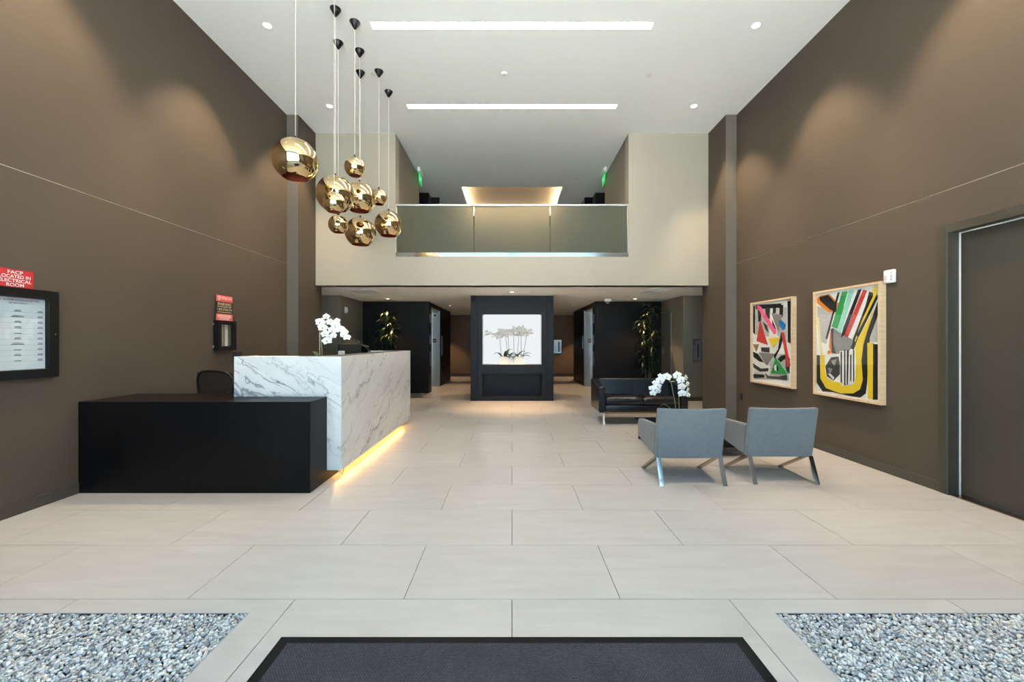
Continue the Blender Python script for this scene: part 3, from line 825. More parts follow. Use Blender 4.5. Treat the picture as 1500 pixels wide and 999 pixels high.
# front panel: full height right of the low counter, upper part above it (notched round the counter)
mb.prism([(-2.85, 0.861), (-1.898, 0.861), (-1.898, MBT), (-1.752, MBT), (-1.752, MT), (-2.85, MT)], 'Y', 4.20, 4.24)
mb.build('front_panel', 'veined_marble', mk)
MB().box(-1.792, -1.75, 4.241, 7.05, MBT, MT).build('side_panel', 'veined_marble', mk)
MB().box(-2.45, -1.793, 7.01, 7.05, MBT, MT).build('end_panel', 'veined_marble', mk)
MB().box(-2.85, -2.81, 4.241, 4.55, 0.862, MT).build('return_panel', 'veined_marble', mk)
mb = MB(); mb.prism([(-2.81, 4.241), (-1.793, 4.241), (-1.793, 7.009), (-2.10, 7.009), (-2.10, 4.55), (-2.81, 4.55)], 'Z', MT - 0.03, MT - 0.004)
mb.build('ledge', 'pilaster_paint', mk)
MB().box(-2.70, -2.11, 4.56, 7.0, 0.73, 0.76).build('work_surface', 'desk_timber', mk)
MB().box(-2.45, -1.90, 4.56, 6.95, 0.0, 0.10).build('plinth', 'desk_timber', mk)
MB().box(-2.40, -1.90, 4.56, 6.95, 0.10, 0.729).build('cabinet', 'desk_timber', mk)
MB().box(-1.87, -1.845, 4.30, 6.95, 0.090, 0.106).build('light_strip', 'underglow', mk)
MB().tube([(-1.80, 4.30, 0.107), (-1.80, 4.285, 0.06), (-1.77, 4.27, 0.045), (-1.76, 4.30, 0.107)], 0.003, 6).build('loose_cable', 'black_matte', mk)

# ------------------------------------------------------------------ things on the desk
def blossom(name, mats=('petal', 'lip_yellow')):
    """one moth orchid bloom, face towards +X, about 8 cm across; petals and lip in one mesh"""
    mb = MB()
    def petal(ang, ln, wd, cup, root=0.004):
        c, s = math.cos(ang), math.sin(ang); rows = 6; g = []
        for i in range(rows):
            t = i / (rows - 1); w = wd * math.sin(math.pi * min(1, 0.12 + 0.88 * t) ** 0.8) if i < rows - 1 else wd * 0.25
            row = []
            for k in (-1, -0.5, 0, 0.5, 1):
                r = root + ln * t; q = w * k / 2
                row.append(mb.bm.verts.new((cup * (t * t) - 0.006 * abs(k) * t, r * c - q * s, r * s + q * c)))
            g.append(row)
        for A, B in zip(g, g[1:]):
            for k in range(4): mb.bm.faces.new((A[k], A[k + 1], B[k + 1], B[k]))
    for a in (90, 215, 325): petal(math.radians(a), 0.040, 0.034, -0.004)
    n0 = len(mb.bm.faces)
    for a in (12, 168): petal(math.radians(a), 0.043, 0.060, 0.004)
    me_faces = len(mb.bm.faces)
    r = bmesh.ops.create_icosphere(mb.bm, subdivisions=1, radius=0.007)
    for v in r['verts']: v.co = Vector((v.co.x * 1.1 + 0.008, v.co.y, v.co.z * 1.2 - 0.006))
    me = mb.mesh(name, mats[0], smooth='all')
    me.materials.append(MATS[mats[1]])
    for i, p in enumerate(me.polygons):
        if i >= me_faces: p.material_index = 1
    return me
BLOOM = blossom('blossom'); BLOOM_S = blossom('blossom', ('petal_speckle', 'bark'))

def facing(loc, yaw, pitch, roll, s):
    return Matrix.Translation(loc) @ Matrix.Rotation(yaw, 4, 'Z') @ Matrix.Rotation(pitch, 4, 'Y') @ Matrix.Rotation(roll, 4, 'X') @ Matrix.Scale(s, 4)

def orchid_leaf(base, yaw, ln, wd, rise, droop):
    mb = MB(); g = []
    c, s = math.cos(yaw), math.sin(yaw)
    for i in range(9):
        t = i / 8; w = wd * math.sin(math.pi * (0.10 + 0.90 * t) ** 0.75) / 2 if i < 8 else 0.002
        r = ln * t; z = rise * math.sin(t * 2.0) - droop * t * t
        row = [mb.bm.verts.new((base[0] + r * c - k * w * s, base[1] + r * s + k * w * c, base[2] + z + abs(k) * w * 0.35)) for k in (-1, -.5, 0, .5, 1)]
        g.append(row)
    for A, B in zip(g, g[1:]):
        for k in range(4): mb.bm.faces.new((A[k], A[k + 1], B[k + 1], B[k]))
    return mb

def px(x, y, Y):
    """point seen at image position (x, y) of the 1500x999 picture, at depth Y: used once to read off real positions"""
    return Vector(((x - 750) * Y / 600.0, Y, CAM_H + (500.5 - y) * Y / 600.0))

# desk orchid
OY = 4.98
pot_c = px(472, 521, OY); pot_c.z = 0.76
t = thing('orchid', 'white moth orchid with one arching spray behind the marble desk front', 'orchid', (pot_c.x, OY, 0.76))
MB().lathe(pot_c, [(0.0, 0.0), (0.075, 0.0), (0.085, 0.01), (0.095, 0.38), (0.088, 0.385), (0.084, 0.36), (0.0, 0.36)], 28).build('pot', 'planter_white', t, smooth=True)
MB().lathe(pot_c, [(0.084, 0.362), (0.0, 0.37)], 24).build('soil', 'soil', t)
stem_px = [(472.5, 522), (471, 505), (469, 488), (470, 474), (476, 466), (486, 465), (496, 472), (504, 483), (509, 496)]
MB().tube([Vector((pot_c.x, OY, 1.12))] + [px(a, b, OY) for a, b in stem_px], [0.006] * 4 + [0.0045] * 6, 8).build('stem', 'stem_green', t, smooth=True)
MB().tube([px(468.5, 520, OY), px(468, 486, OY)], 0.003, 6).build('stake', 'cord_white', t)
for i, (a, b, sc_, yw) in enumerate([(469, 472, 1.0, -1.5), (472.5, 480, .95, -1.4), (478, 464, .75, -0.6), (476, 489, .9, -1.7), (479, 499, .98, -1.5), (487, 484, .85, -1.2),
                                     (484, 472, .8, -1.0), (491, 476, .9, -1.3), (488, 492, .7, -0.9), (498, 482, .85, -1.2), (504, 486, .8, -1.4), (503, 491, .65, -0.9), (508, 494, .75, -1.3), (494, 470, .65, -0.7)]):
    p = px(a, b, OY - 0.03 - 0.02 * (i % 3))
    place('blossom', BLOOM, t, None, mtx=facing(p, yw, 0.15 * ((i % 3) - 1), 0.25 * ((i % 5) - 2) / 2, sc_ * 1.38))
for k, (yw, ln, rs, dr) in enumerate([(3.0, 0.17, 0.10, 0.02), (0.1, 0.20, 0.06, 0.06), (-1.2, 0.16, 0.05, 0.05), (1.9, 0.16, 0.05, 0.05)]):
    orchid_leaf((pot_c.x, OY, 1.13), yw, ln, 0.085, rs + 0.08, dr).build('leaf', 'orchid_leaf', t, smooth='all')

# monitor behind the ledge, turned towards the seat
MY = 5.75
m0 = px(512.5, 512, MY)
t = thing('monitor', 'dark computer monitor standing behind the marble ledge', 'monitor', (m0.x, MY, 0.76))
RM = Matrix.Translation((m0.x, MY, 0)) @ Matrix.Rotation(math.radians(62), 4, 'Z')
MB().box(-0.19, 0.19, -0.018, 0.018, 1.12, 1.392, 0.006, 2, RM).build('screen_shell', 'black_matte', t, smooth=True)
MB().box(-0.175, 0.175, 0.0185, 0.020, 1.135, 1.378, 0, 1, RM).build('screen', 'table_glass', t)
MB().box(-0.03, 0.03, -0.035, -0.005, 0.78, 1.25, 0.004, 1, RM).build('stand', 'black_matte', t)
MB().box(-0.11, 0.11, -0.10, 0.10, 0.761, 0.782, 0.005, 2, RM).build('foot', 'black_matte', t)
# desk phone with handset
p0 = px(530, 510, 6.05)
t = thing('desk_phone', 'black desk phone tilted up behind the desk ledge', 'phone', (p0.x, 6.05, 0.76))
rot = Matrix.Translation((p0.x, 6.05, 1.30)) @ Matrix.Rotation(-0.95, 4, 'X') @ Matrix.Rotation(0.3, 4, 'Z')
MB().box(-0.09, 0.09, -0.10, 0.10, -0.018, 0.018, 0.008, 2, rot).build('body', 'black_satin', t, smooth=True)
MB().box(-0.085, -0.035, -0.11, 0.11, 0.02, 0.05, 0.012, 2, rot).build('handset', 'black_matte', t, smooth=True)
MB().box(-0.01, 0.075, 0.03, 0.085, 0.018, 0.021, 0, 1, rot).build('display', 'grey_plastic', t)
MB().box(p0.x - 0.03, p0.x + 0.03, 6.05, 6.10, 0.761, 1.28).build('stand', 'black_matte', t)
t = MB().tube([(p0.x - 0.05, 6.0, 1.38), (p0.x + 0.06, 5.98, 1.36), (p0.x + 0.13, 5.99, 1.30), (p0.x + 0.17, 6.0, 1.24)], 0.008, 8).build('cord', 'black_matte', t)
# pale box and paper sheet beside the monitor
b0 = px(499.5, 518, 5.35)
t = MB().box(b0.x - 0.03, b0.x + 0.03, 5.33, 5.40, 0.76, 1.305, 0.003, 1).build('document_holder', 'white_plastic', org=(b0.x, 5.36, 0.76))
tag(t, 'white upright document holder left of the monitor', 'holder')
t = MB().box(-2.75, -2.30, 4.27, 4.44, MT - 0.0035, MT - 0.0005).build('visitor_log', 'paper', org=(-2.5, 4.35, MT - 0.0035)); tag(t, 'flat visitor papers lying on the marble desk ledge', 'papers')
# small black box by the left wall
q0 = px(347, 519, 5.5)
t = thing('speaker_box', 'small black box standing at the left end behind the marble desk', 'speaker', (q0.x, 5.5, 0))
MB().box(q0.x - 0.04, q0.x + 0.035, 5.46, 5.56, 1.15, 1.292, 0.004, 1).build('case', 'black_matte', t)
MB().box(q0.x - 0.012, q0.x + 0.012, 5.50, 5.52, 0.03, 1.15).build('post', 'black_matte', t)
MB().lathe((q0.x, 5.51, 0), [(0.0, 0.0), (0.12, 0.0), (0.12, 0.015), (0.02, 0.03), (0.0, 0.03)], 24).build('foot', 'black_matte', t, smooth=True)

# ------------------------------------------------------------------ office chair
def office_chair():
    cx, cy = -3.47, 5.08
    t = thing('office_chair', 'black mesh-back office chair behind the low timber counter', 'office chair', (cx, cy, 0))
    R = Matrix.Translation((cx, cy, 0)) @ Matrix.Rotation(math.radians(-14), 4, 'Z')   # faces +X-ish side of the desk
    def tr(p): return R @ Vector(p)
    # back: local plane y = back offset (behind the sitter), bowed
    def backpt(u, v):      # u -1..1 across, v 0..1 up
        return (u * 0.275 * (1 - 0.20 * (1 - v) ** 1.5), -0.20 - 0.03 * v - 0.05 * (1 - u * u) * 0.6, 0.56 + (0.50 + 0.02 * (1 - u * u)) * v)
    loop = []
    N = 40
    for i in range(N):
        a = 2 * math.pi * i / N; c_, s_ = math.cos(a), math.sin(a)
        u = math.copysign(abs(c_) ** 0.45, c_); v = 0.5 + 0.5 * math.copysign(abs(s_) ** 0.45, s_)
        loop.append(tr(backpt(u, v)))
    bk = MB().tube(loop, 0.014, 10, closed=True).build('backrest', 'black_satin', t, smooth=True)
    mb = MB(); g = []
    for i in range(13):
        v = i / 12; row = []
        for k in range(13):
            u = -1 + 2 * k / 12; row.append(mb.bm.verts.new(tr(backpt(u * 0.97, 0.01 + v * 0.98))))
        g.append(row)
    for A, B in zip(g, g[1:]):
        for k in range(12): mb.bm.faces.new((A[k], A[k + 1], B[k + 1], B[k]))
    mb.build('mesh_panel', 'mesh_net', bk, smooth='all')
    MB().tube([tr(backpt(u / 6, 0.35)) for u in range(-6, 7)], 0.012, 8).build('lumbar_bar', 'black_matte', bk)
    MB().box(-0.03, 0.03, -0.27, -0.22, 0.40, 0.75, 0.006, 2, R).build('back_post', 'black_satin', t)
    MB().box(-0.24, 0.24, -0.20, 0.26, 0.44, 0.51, 0.03, 3, R).build('seat', 'black_matte', t, smooth=True)
    MB().lathe((cx, cy, 0), [(0.0, 0.09), (0.03, 0.09), (0.03, 0.30), (0.018, 0.30), (0.018, 0.44), (0.0, 0.44)], 16).build('gas_column', 'chrome', t, smooth=True)
    for s in (-1, 1):
        MB().tube([tr((s * 0.25, -0.05, 0.47)), tr((s * 0.29, -0.05, 0.52)), tr((s * 0.29, -0.03, 0.68))], 0.015, 8).build('arm_post', 'black_satin', t)
        MB().box(s * 0.29 - 0.035, s * 0.29 + 0.035, -0.13, 0.13, 0.68, 0.705, 0.01, 2, R).build('armrest', 'black_matte', t, smooth=True)
    for k in range(5):
        a = 2 * math.pi * k / 5 + 0.3
        e = Vector((cx + 0.29 * math.cos(a), cy + 0.29 * math.sin(a), 0.085))
        lg = MB().tube([(cx, cy, 0.12), e], [0.028, 0.016], 8).build('base_leg', 'black_satin', t)
        MB().tube([e + Vector((-math.sin(a) * 0.022, math.cos(a) * 0.022, -0.055)), e + Vector((math.sin(a) * 0.022, -math.cos(a) * 0.022, -0.055))], 0.03, 12).build('caster', 'black_matte', lg)
office_chair()

# ------------------------------------------------------------------ pendant lamps
PEND = [  # x, y, z centre, radius, label
    (-2.300, 4.35, 3.350, 0.225, 'largest-looking gold globe pendant, hanging apart at the left of the cluster'),
    (-2.020, 5.265, 3.665, 0.128, 'small gold globe pendant with a black cap, highest of the cluster'),
    (-2.180, 5.06, 3.243, 0.225, 'big gold globe pendant behind a smaller globe at mid height'),
    (-2.040, 4.70, 3.016, 0.125, 'small gold globe pendant hanging in front of a big globe'),
    (-2.150, 5.78, 3.452, 0.222, 'big gold globe pendant in the middle of the cluster, right of the overlapping pair'),
    (-2.020, 6.217, 3.613, 0.124, 'smallest gold globe pendant right of the middle globe'),
    (-2.385, 5.62, 3.030, 0.128, 'small gold globe pendant hanging lowest at the left'),
    (-2.310, 6.24, 3.090, 0.226, 'big gold globe pendant hanging lowest of all in the middle'),
    (-2.026, 6.726, 3.348, 0.224, 'big gold globe pendant at the far right of the cluster, before the balcony'),
]
for i, (x, y, z, r, lab) in enumerate(PEND):
    t = thing('pendant_lamp', lab, 'pendant lamp', (x, y, ZC), 'gold globe pendant cluster')
    prof = []
    a0, a1 = math.radians(4), math.radians(180 - 34)
    for k in range(37):
        a = a0 + (a1 - a0) * k / 36
        prof.append((r * math.sin(a), r * math.cos(a)))
    MB().lathe((x, y, z), prof, 56).build('globe', 'gold_mirror', t, smooth='all')
    ins = [(q * 0.985, h * 0.985) for q, h in prof][::-1]
    MB().lathe((x, y, z), [prof[-1]] + ins, 56).build('inner_shell', 'copper_inside', t, smooth='all')
    MB().lathe((x, y, z + r), [(0.0, 0.035), (0.008, 0.035), (0.016, 0.012), (0.030, -0.006), (0.030, -0.012), (0.0, -0.012)], 20).build('cap', 'black_satin', t, smooth=True)
    bl = MB().lathe((x, y, z + 0.25 * r), [(0.0, 0.06), (0.018, 0.05), (0.022, 0.0), (0.035, -0.05), (0.028, -0.085), (0.0, -0.10)], 18).build('bulb', 'sign_red', t, smooth='all')
    MB().tube([(x, y, z + r + 0.03), (x, y, ZC - 0.09)], 0.0022, 6).build('cord', 'cord_white', t)
    MB().lathe((x, y, ZC), [(0.0, -0.0005), (0.066, -0.0005), (0.066, -0.004), (0.010, -0.096), (0.0, -0.100)], 40).build('canopy', 'black_satin', t, smooth=True)

# ------------------------------------------------------------------ lounge chairs
def lounge_chair(cx, y0, label):
    t = thing('lounge_chair', label, 'lounge chair', (cx, y0, 0), 'pair of grey lounge chairs')
    hw = 0.333
    # backrest: reclined, slightly bowed upholstered slab
    mb = MB(); nx, nz = 14, 8; front, back = [], []
    for j in range(nz + 1):
        v = j / nz
        rf, rb = [], []
        for i in range(nx + 1):
            u = -1 + 2 * i / nx
            z = 0.249 + (0.509 - 0.010 * (1 - u * u) * v) * v
            y = y0 + 0.10 - 0.085 * v
            rb.append(mb.bm.verts.new((cx + u * (hw + 0.006 * v), y, z)))
            rf.append(mb.bm.verts.new((cx + u * (hw - 0.0 + 0.006 * v), y + 0.075 - 0.012 * v, z + 0.004)))
        back.append(rb); front.append(rf)
    fs = []
    for A, B in zip(back, back[1:]):
        for i in range(nx): fs.append(mb.bm.faces.new((A[i], A[i + 1], B[i + 1], B[i])))
    for A, B in zip(front, front[1:]):
        for i in range(nx): fs.append(mb.bm.faces.new((A[i + 1], A[i], B[i], B[i + 1])))
    for i in range(nx):
        fs.append(mb.bm.faces.new((back[0][i + 1], back[0][i], front[0][i], front[0][i + 1])))
        fs.append(mb.bm.faces.new((back[-1][i], back[-1][i + 1], front[-1][i + 1], front[-1][i])))
    for j in range(nz):
        fs.append(mb.bm.faces.new((back[j][0], back[j + 1][0], front[j + 1][0], front[j][0])))
        fs.append(mb.bm.faces.new((back[j + 1][-1], back[j][-1], front[j][-1], front[j + 1][-1])))
    bmesh.ops.recalc_face_normals(mb.bm, faces=fs)
    es = [e for e in mb.bm.edges if len(e.link_faces) == 2 and e.calc_face_angle(0) > 1.0]
    bmesh.ops.bevel(mb.bm, geom=es, offset=0.008, segments=2, affect='EDGES')
    mb.build('backrest', 'chair_fabric', t, smooth=True)
    for s in (-1, 1):
        a, b = sorted((cx + s * hw, cx + s * (hw - 0.075)))
        mb = MB().prism([(y0 + 0.16, 0.255), (y0 + 0.70, 0.340), (y0 + 0.70, 0.541), (y0 + 0.13, 0.572)], 'X', a, b)
        es = [e for e in mb.bm.edges if e.calc_face_angle(0) > 0.6]
        bmesh.ops.bevel(mb.bm, geom=es, offset=0.010, segments=2, affect='EDGES')
        mb.build('armrest', 'chair_fabric', t, smooth=True)
        lx = cx + s * (hw - 0.022)
        MB().bar((lx, y0 + 0.10, 0.256), (lx, y0 + 0.002, 0.0), 0.044, 0.014, (1, 0, 0)).build('rear_leg', 'chrome', t)
        MB().bar((lx, y0 + 0.13, 0.262), (lx, y0 + 0.575, 0.009), 0.044, 0.020, (1, 0, 0)).build('front_leg', 'bronze_and_reflection', t)  # chrome bar; the brown floor reflection is painted in as bronze colour
    mb = MB().prism([(y0 + 0.16, 0.275), (y0 + 0.70, 0.345), (y0 + 0.72, 0.44), (y0 + 0.16, 0.39)], 'X', cx - hw + 0.078, cx + hw - 0.078)
    es = [e for e in mb.bm.edges if e.calc_face_angle(0) > 0.6]
    bmesh.ops.bevel(mb.bm, geom=es, offset=0.02, segments=3, affect='EDGES')
    mb.build('seat', 'chair_fabric', t, smooth=True)
lounge_chair(1.790, 4.035, 'grey fabric lounge chair nearer the desk, seen from behind')
lounge_chair(2.738, 4.085, 'grey fabric lounge chair nearer the paintings, seen from behind')

# ------------------------------------------------------------------ sofa
def sofa():
    x0, x1, yf, yb = 1.475, 2.995, 6.95, 7.66
    t = thing('sofa', 'black leather two-seat sofa on chrome legs', 'sofa', ((x0 + x1) / 2, 7.3, 0))
    MB().box(x0 + 0.12, x1 - 0.12, yf + 0.015, yb - 0.02, 0.225, 0.345, 0.012, 2).build('base', 'leather', t, smooth=True)
    MB().box(x0 + 0.06, x1 - 0.06, yf + 0.06, yb - 0.06, 0.195, 0.224).build('painted_floor_glow', 'floor_glow_tan', t)  # no wood here: tan strip paints the floor's warm reflected light
    for s, a, b in ((-1, x0, x0 + 0.115), (1, x1 - 0.115, x1)):
        mb = MB().prism([(yf, 0.222), (yb, 0.222), (yb, 0.752), (yf + 0.42, 0.715), (yf + 0.10, 0.668), (yf, 0.645)], 'X', a, b)
        es = [e for e in mb.bm.edges if e.calc_face_angle(0) > 0.7]
        bmesh.ops.bevel(mb.bm, geom=es, offset=0.018, segments=3, affect='EDGES')
        mb.build('armrest', 'leather', t, smooth=True)
    xm = (x0 + x1) / 2
    mb = MB().prism([(yb - 0.20, 0.35), (yb - 0.01, 0.30), (yb, 0.752), (yb - 0.11, 0.752)], 'X', x0 + 0.117, x1 - 0.117)
    es = [e for e in mb.bm.edges if e.calc_face_angle(0) > 0.6]
    bmesh.ops.bevel(mb.bm, geom=es, offset=0.022, segments=3, affect='EDGES')
    bk = mb.build('backrest', 'leather', t, smooth=True)
    MB().bar((xm, yb - 0.203, 0.36), (xm, yb - 0.113, 0.745), 0.006, 0.008, (1, 0, 0)).build('seam', 'black_matte', bk)
    rng = random.Random(3)
    for a, b in ((x0 + 0.125, xm - 0.004), (xm + 0.004, x1 - 0.125)):
        mb = MB(); nx, ny = 22, 14
        top, bot = [], []
        for j in range(ny + 1):
            rt, rb = [], []
            for i in range(nx + 1):
                u, v = i / nx, j / ny
                ed = min(u, 1 - u, v, 1 - v)
                puff = (1 - (1 - min(1, ed * 5)) ** 2)
                wr = 0.006 * math.sin(u * 23 + v * 7 + 3 * math.sin(v * 5)) * puff * (0.4 + 0.6 * (1 - v))
                yy = yf + 0.005 + v * (yb - yf - 0.18)
                rt.append(mb.bm.verts.new((a + u * (b - a), yy, 0.44 + 0.048 * puff + wr + 0.01 * (1 - v))))
                rb.append(mb.bm.verts.new((a + u * (b - a), yy, 0.362 - 0.012 * puff)))
            top.append(rt); bot.append(rb)
        fs = []
        for A, B in zip(top, top[1:]):
            for i in range(nx): fs.append(mb.bm.faces.new((A[i], A[i + 1], B[i + 1], B[i])))
        for A, B in zip(bot, bot[1:]):
            for i in range(nx): fs.append(mb.bm.faces.new((A[i + 1], A[i], B[i], B[i + 1])))
        for i in range(nx):
            fs.append(mb.bm.faces.new((bot[0][i], bot[0][i + 1], top[0][i + 1], top[0][i]))); fs.append(mb.bm.faces.new((top[-1][i], top[-1][i + 1], bot[-1][i + 1], bot[-1][i])))
        for j in range(ny):
            fs.append(mb.bm.faces.new((bot[j + 1][0], bot[j][0], top[j][0], top[j + 1][0]))); fs.append(mb.bm.faces.new((bot[j][-1], bot[j + 1][-1], top[j + 1][-1], top[j][-1])))
        bmesh.ops.recalc_face_normals(mb.bm, faces=fs)
        mb.build('seat_cushion', 'leather', t, smooth='all')
    for sx in (-1, 1):
        for sy in (-1, 1):
            lx = x0 + 0.085 if sx < 0 else x1 - 0.085
            ly = yf + 0.02 if sy < 0 else yb - 0.06
            mb = MB().box(lx - 0.018, lx + 0.018, ly - 0.012, ly + 0.012, 0.0, 0.215, 0.002, 1)
            mb.box(min(lx - 0.018, lx - 0.08 * (1 if sx < 0 else -1)), max(lx + 0.018, lx - 0.08 * (1 if sx < 0 else -1)), ly - 0.012, ly + 0.012, 0.203, 0.2215, 0.002, 1)
            mb.build('leg', 'chrome', t)
sofa()

# ------------------------------------------------------------------ coffee table and its orchid
TZ = 0.30
t = thing('coffee_table', 'low black glass-topped coffee table between the sofa and chairs', 'coffee table', (2.4, 5.6, 0))
MB().box(1.80, 3.0, 5.02, 6.10, TZ - 0.035, TZ, 0.004, 2).build('top', 'table_glass', t, smooth=True)
for x in (1.88, 2.92):
    for y in (5.10, 6.02):
        MB().box(x - 0.02, x + 0.02, y - 0.02, y + 0.02, 0, TZ - 0.036).build('leg', 'black_satin', t)
MB().box(1.90, 2.90, 5.12, 6.0, 0.10, 0.115).build('shelf', 'black_satin', t)

KY = 5.45
kc = px(989, 600, KY); kc.z = TZ
t = thing('orchid', 'white moth orchid with two arching sprays on the coffee table', 'orchid', (kc.x, KY, TZ))
MB().lathe(kc, [(0.0, 0.0), (0.07, 0.0), (0.085, 0.01), (0.10, 0.15), (0.094, 0.155), (0.09, 0.135), (0.0, 0.135)], 28).build('pot', 'black_satin', t, smooth=True)
MB().lathe(kc, [(0.089, 0.137), (0.0, 0.143)], 24).build('soil', 'soil', t)
sp = [(990, 604), (989, 590), (986, 575), (983, 559), (979, 551), (972, 550), (964, 556), (957, 566), (955, 574)]
MB().tube([px(a, b, KY) for a, b in sp], [0.005] * 4 + [0.0035] * 5, 8).build('stem', 'stem_green', t, smooth=True)
sp = [(995, 604), (994.5, 588), (994, 572), (993, 556), (996, 548), (1001, 550), (1006, 559), (1008, 570), (1008, 578)]
MB().tube([px(a, b, KY + 0.03) for a, b in sp], [0.005] * 4 + [0.0035] * 5, 8).build('stem', 'stem_green', t, smooth=True)
MB().tube([px(980, 559, KY), px(988, 558.5, KY)], 0.004, 6).build('clip', 'sign_gold', t)
for i, (a, b, sc_, yw) in enumerate([(977, 552, 1.05, -1.6), (967, 557.5, 1.05, -1.5), (967, 550.5, .6, -2.4), (963, 566, 1.0, -1.5), (958.5, 560.5, .6, -2.5), (955, 569, .75, -2.0), (956.5, 576, .75, -1.8), (964, 573, .75, -1.3),
                                     (992, 550, 1.05, -1.5), (997.5, 556.5, 1.05, -1.5), (1005, 553.5, .85, -0.8), (999, 566.5, 1.0, -1.5), (1007.5, 562.5, .75, -0.9), (999.5, 576.5, 1.0, -1.6), (1007.5, 571.5, .75, -0.8), (1008.5, 578.5, .7, -1.0)]):
    p = px(a, b, KY - 0.03 - 0.015 * (i % 2))
    place('blossom', BLOOM, t, None, mtx=facing(p, yw, 0.12 * ((i % 3) - 1), 0.2 * ((i % 5) - 2) / 2, sc_ * 1.30))
for k, (yw, ln, rs, dr) in enumerate([(2.9, 0.20, 0.16, 0.03), (0.1, 0.20, 0.07, 0.05), (-1.3, 0.17, 0.05, 0.07), (1.5, 0.17, 0.06, 0.06)]):
    orchid_leaf((kc.x, KY, TZ + 0.14), yw, ln, 0.07, rs, dr).build('leaf', 'orchid_leaf', t, smooth='all')

# ------------------------------------------------------------------ tall plants
def strap_leaf(ln, wd, arch):
    mb = MB(); g = []; N = 8
    x = z = 0.0; ang = math.radians(62)
    for i in range(N + 1):
        tt = i / N; w = wd * (0.45 + 0.55 * math.sin(math.pi * min(1, 0.15 + tt * 0.8))) * (1 - tt ** 4) / 2 + 0.0005
        g.append([mb.bm.verts.new((x, -w, z + w * 0.3)), mb.bm.verts.new((x, 0, z)), mb.bm.verts.new((x, w, z + w * 0.3))])
        x += math.cos(ang) * ln / N; z += math.sin(ang) * ln / N; ang -= arch / N
    for A, B in zip(g, g[1:]):
        for k in range(2): mb.bm.faces.new((A[k], A[k + 1], B[k + 1], B[k]))
    return mb
LEAVES = {m: [strap_leaf(l, w, a).mesh('leaf', m, smooth='all') for l, w, a in ((0.42, 0.058, 2.3), (0.46, 0.066, 2.7), (0.36, 0.054, 1.9), (0.50, 0.062, 3.0))] for m in ('dark_leaf', 'lime_leaf')}
def dracaena(x, y, top, label, seed, stems, low, spread=1.0):
    rng = random.Random(seed)
    t = thing('potted_dracaena', label, 'plant', (x, y, 0), 'tall potted plants by the timber walls')
    MB().lathe((x, y, 0), [(0.0, 0.0), (0.15, 0.0), (0.19, 0.42), (0.175, 0.42), (0.17, 0.38), (0.0, 0.38)], 32).build('pot', 'black_satin', t, smooth=True)
    MB().lathe((x, y, 0), [(0.172, 0.382), (0.0, 0.39)], 24).build('soil', 'soil', t)
    for sx, sy, h in stems:
        hh = top * h
        st = [(x + sx * 0.3, y + sy * 0.3, 0.36), (x + sx * 0.7, y + sy * 0.7, 0.5 * hh), (x + sx, y + sy, hh - 0.22)]
        MB().tube(st, [0.018, 0.015, 0.010], 8).build('trunk', 'bark', t, smooth=True)
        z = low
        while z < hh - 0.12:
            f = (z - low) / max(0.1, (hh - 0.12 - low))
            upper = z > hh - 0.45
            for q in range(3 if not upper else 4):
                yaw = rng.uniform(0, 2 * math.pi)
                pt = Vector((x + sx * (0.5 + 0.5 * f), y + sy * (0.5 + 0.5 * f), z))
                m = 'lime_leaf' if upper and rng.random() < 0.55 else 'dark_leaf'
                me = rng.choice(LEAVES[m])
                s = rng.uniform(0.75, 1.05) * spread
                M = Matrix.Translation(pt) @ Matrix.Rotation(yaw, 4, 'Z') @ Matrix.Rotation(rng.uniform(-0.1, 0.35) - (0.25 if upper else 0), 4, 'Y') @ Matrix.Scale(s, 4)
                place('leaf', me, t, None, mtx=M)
            z += 0.055
dracaena(-3.25, 10.65, 2.20, 'leafy potted dracaena behind the marble desk', 5, [(0.0, 0.0, 1.0), (-0.16, 0.06, 0.80), (0.14, -0.08, 0.84)], 0.95)
dracaena(3.56, 10.72, 2.38, 'tall drooping potted dracaena behind the black sofa', 8, [(0.06, 0.0, 1.0), (-0.12, 0.05, 0.84), (0.14, -0.06, 0.72)], 0.60, 0.9)

# ------------------------------------------------------------------ display column with the lit niche
NX, NZ0, NZ1 = 0.71, 0.876, 2.080
YC = 9.86
col = thing('display_column', 'charcoal display column with a bright niche and an open shelf below', 'column', (0, 10.2, 0))
mb = MB().slab('Y', YC, YC + 0.02, -0.82, 0.82, 0.0, ZS, [(-NX, NX, NZ0, NZ1), (-NX - 0.008, NX + 0.008, 0.112, 0.651)])
mb.build('face_panel', 'charcoal_panel', col)
for s in (-1, 1):
    a, b = sorted((s * 0.824, s * 0.998))
    MB().box(a, b, YC - 0.004, YC + 0.8, 0, ZS, 0.002, 1).build('stile', 'charcoal_panel', col)
MB().box(-0.823, 0.823, YC + 0.46, YC + 0.8, 0, ZS).build('core', 'charcoal_panel', col)
mb = MB()
mb.box(-NX - 0.10, -NX - 0.006, YC + 0.021, YC + 0.459, NZ0, NZ1); mb.box(NX + 0.006, NX + 0.10, YC + 0.021, YC + 0.459, NZ0, NZ1)
mb.box(-0.82, 0.82, YC + 0.021, YC + 0.459, NZ0 - 0.03, NZ0 - 0.001)
mb.box(-0.82, 0.82, YC + 0.021, YC + 0.459, NZ1 + 0.05, NZ1 + 0.07)
mb.build('niche_lining', 'niche_white', col)
MB().box(-NX - 0.005, NX + 0.005, YC + 0.44, YC + 0.455, NZ0, NZ1 + 0.05).build('backlit_panel', 'niche_back', col)
MB().box(-NX, NX, YC + 0.10, YC + 0.14, NZ1 + 0.025, NZ1 + 0.04).build('light_strip', 'niche_glow', col)
mb = MB()
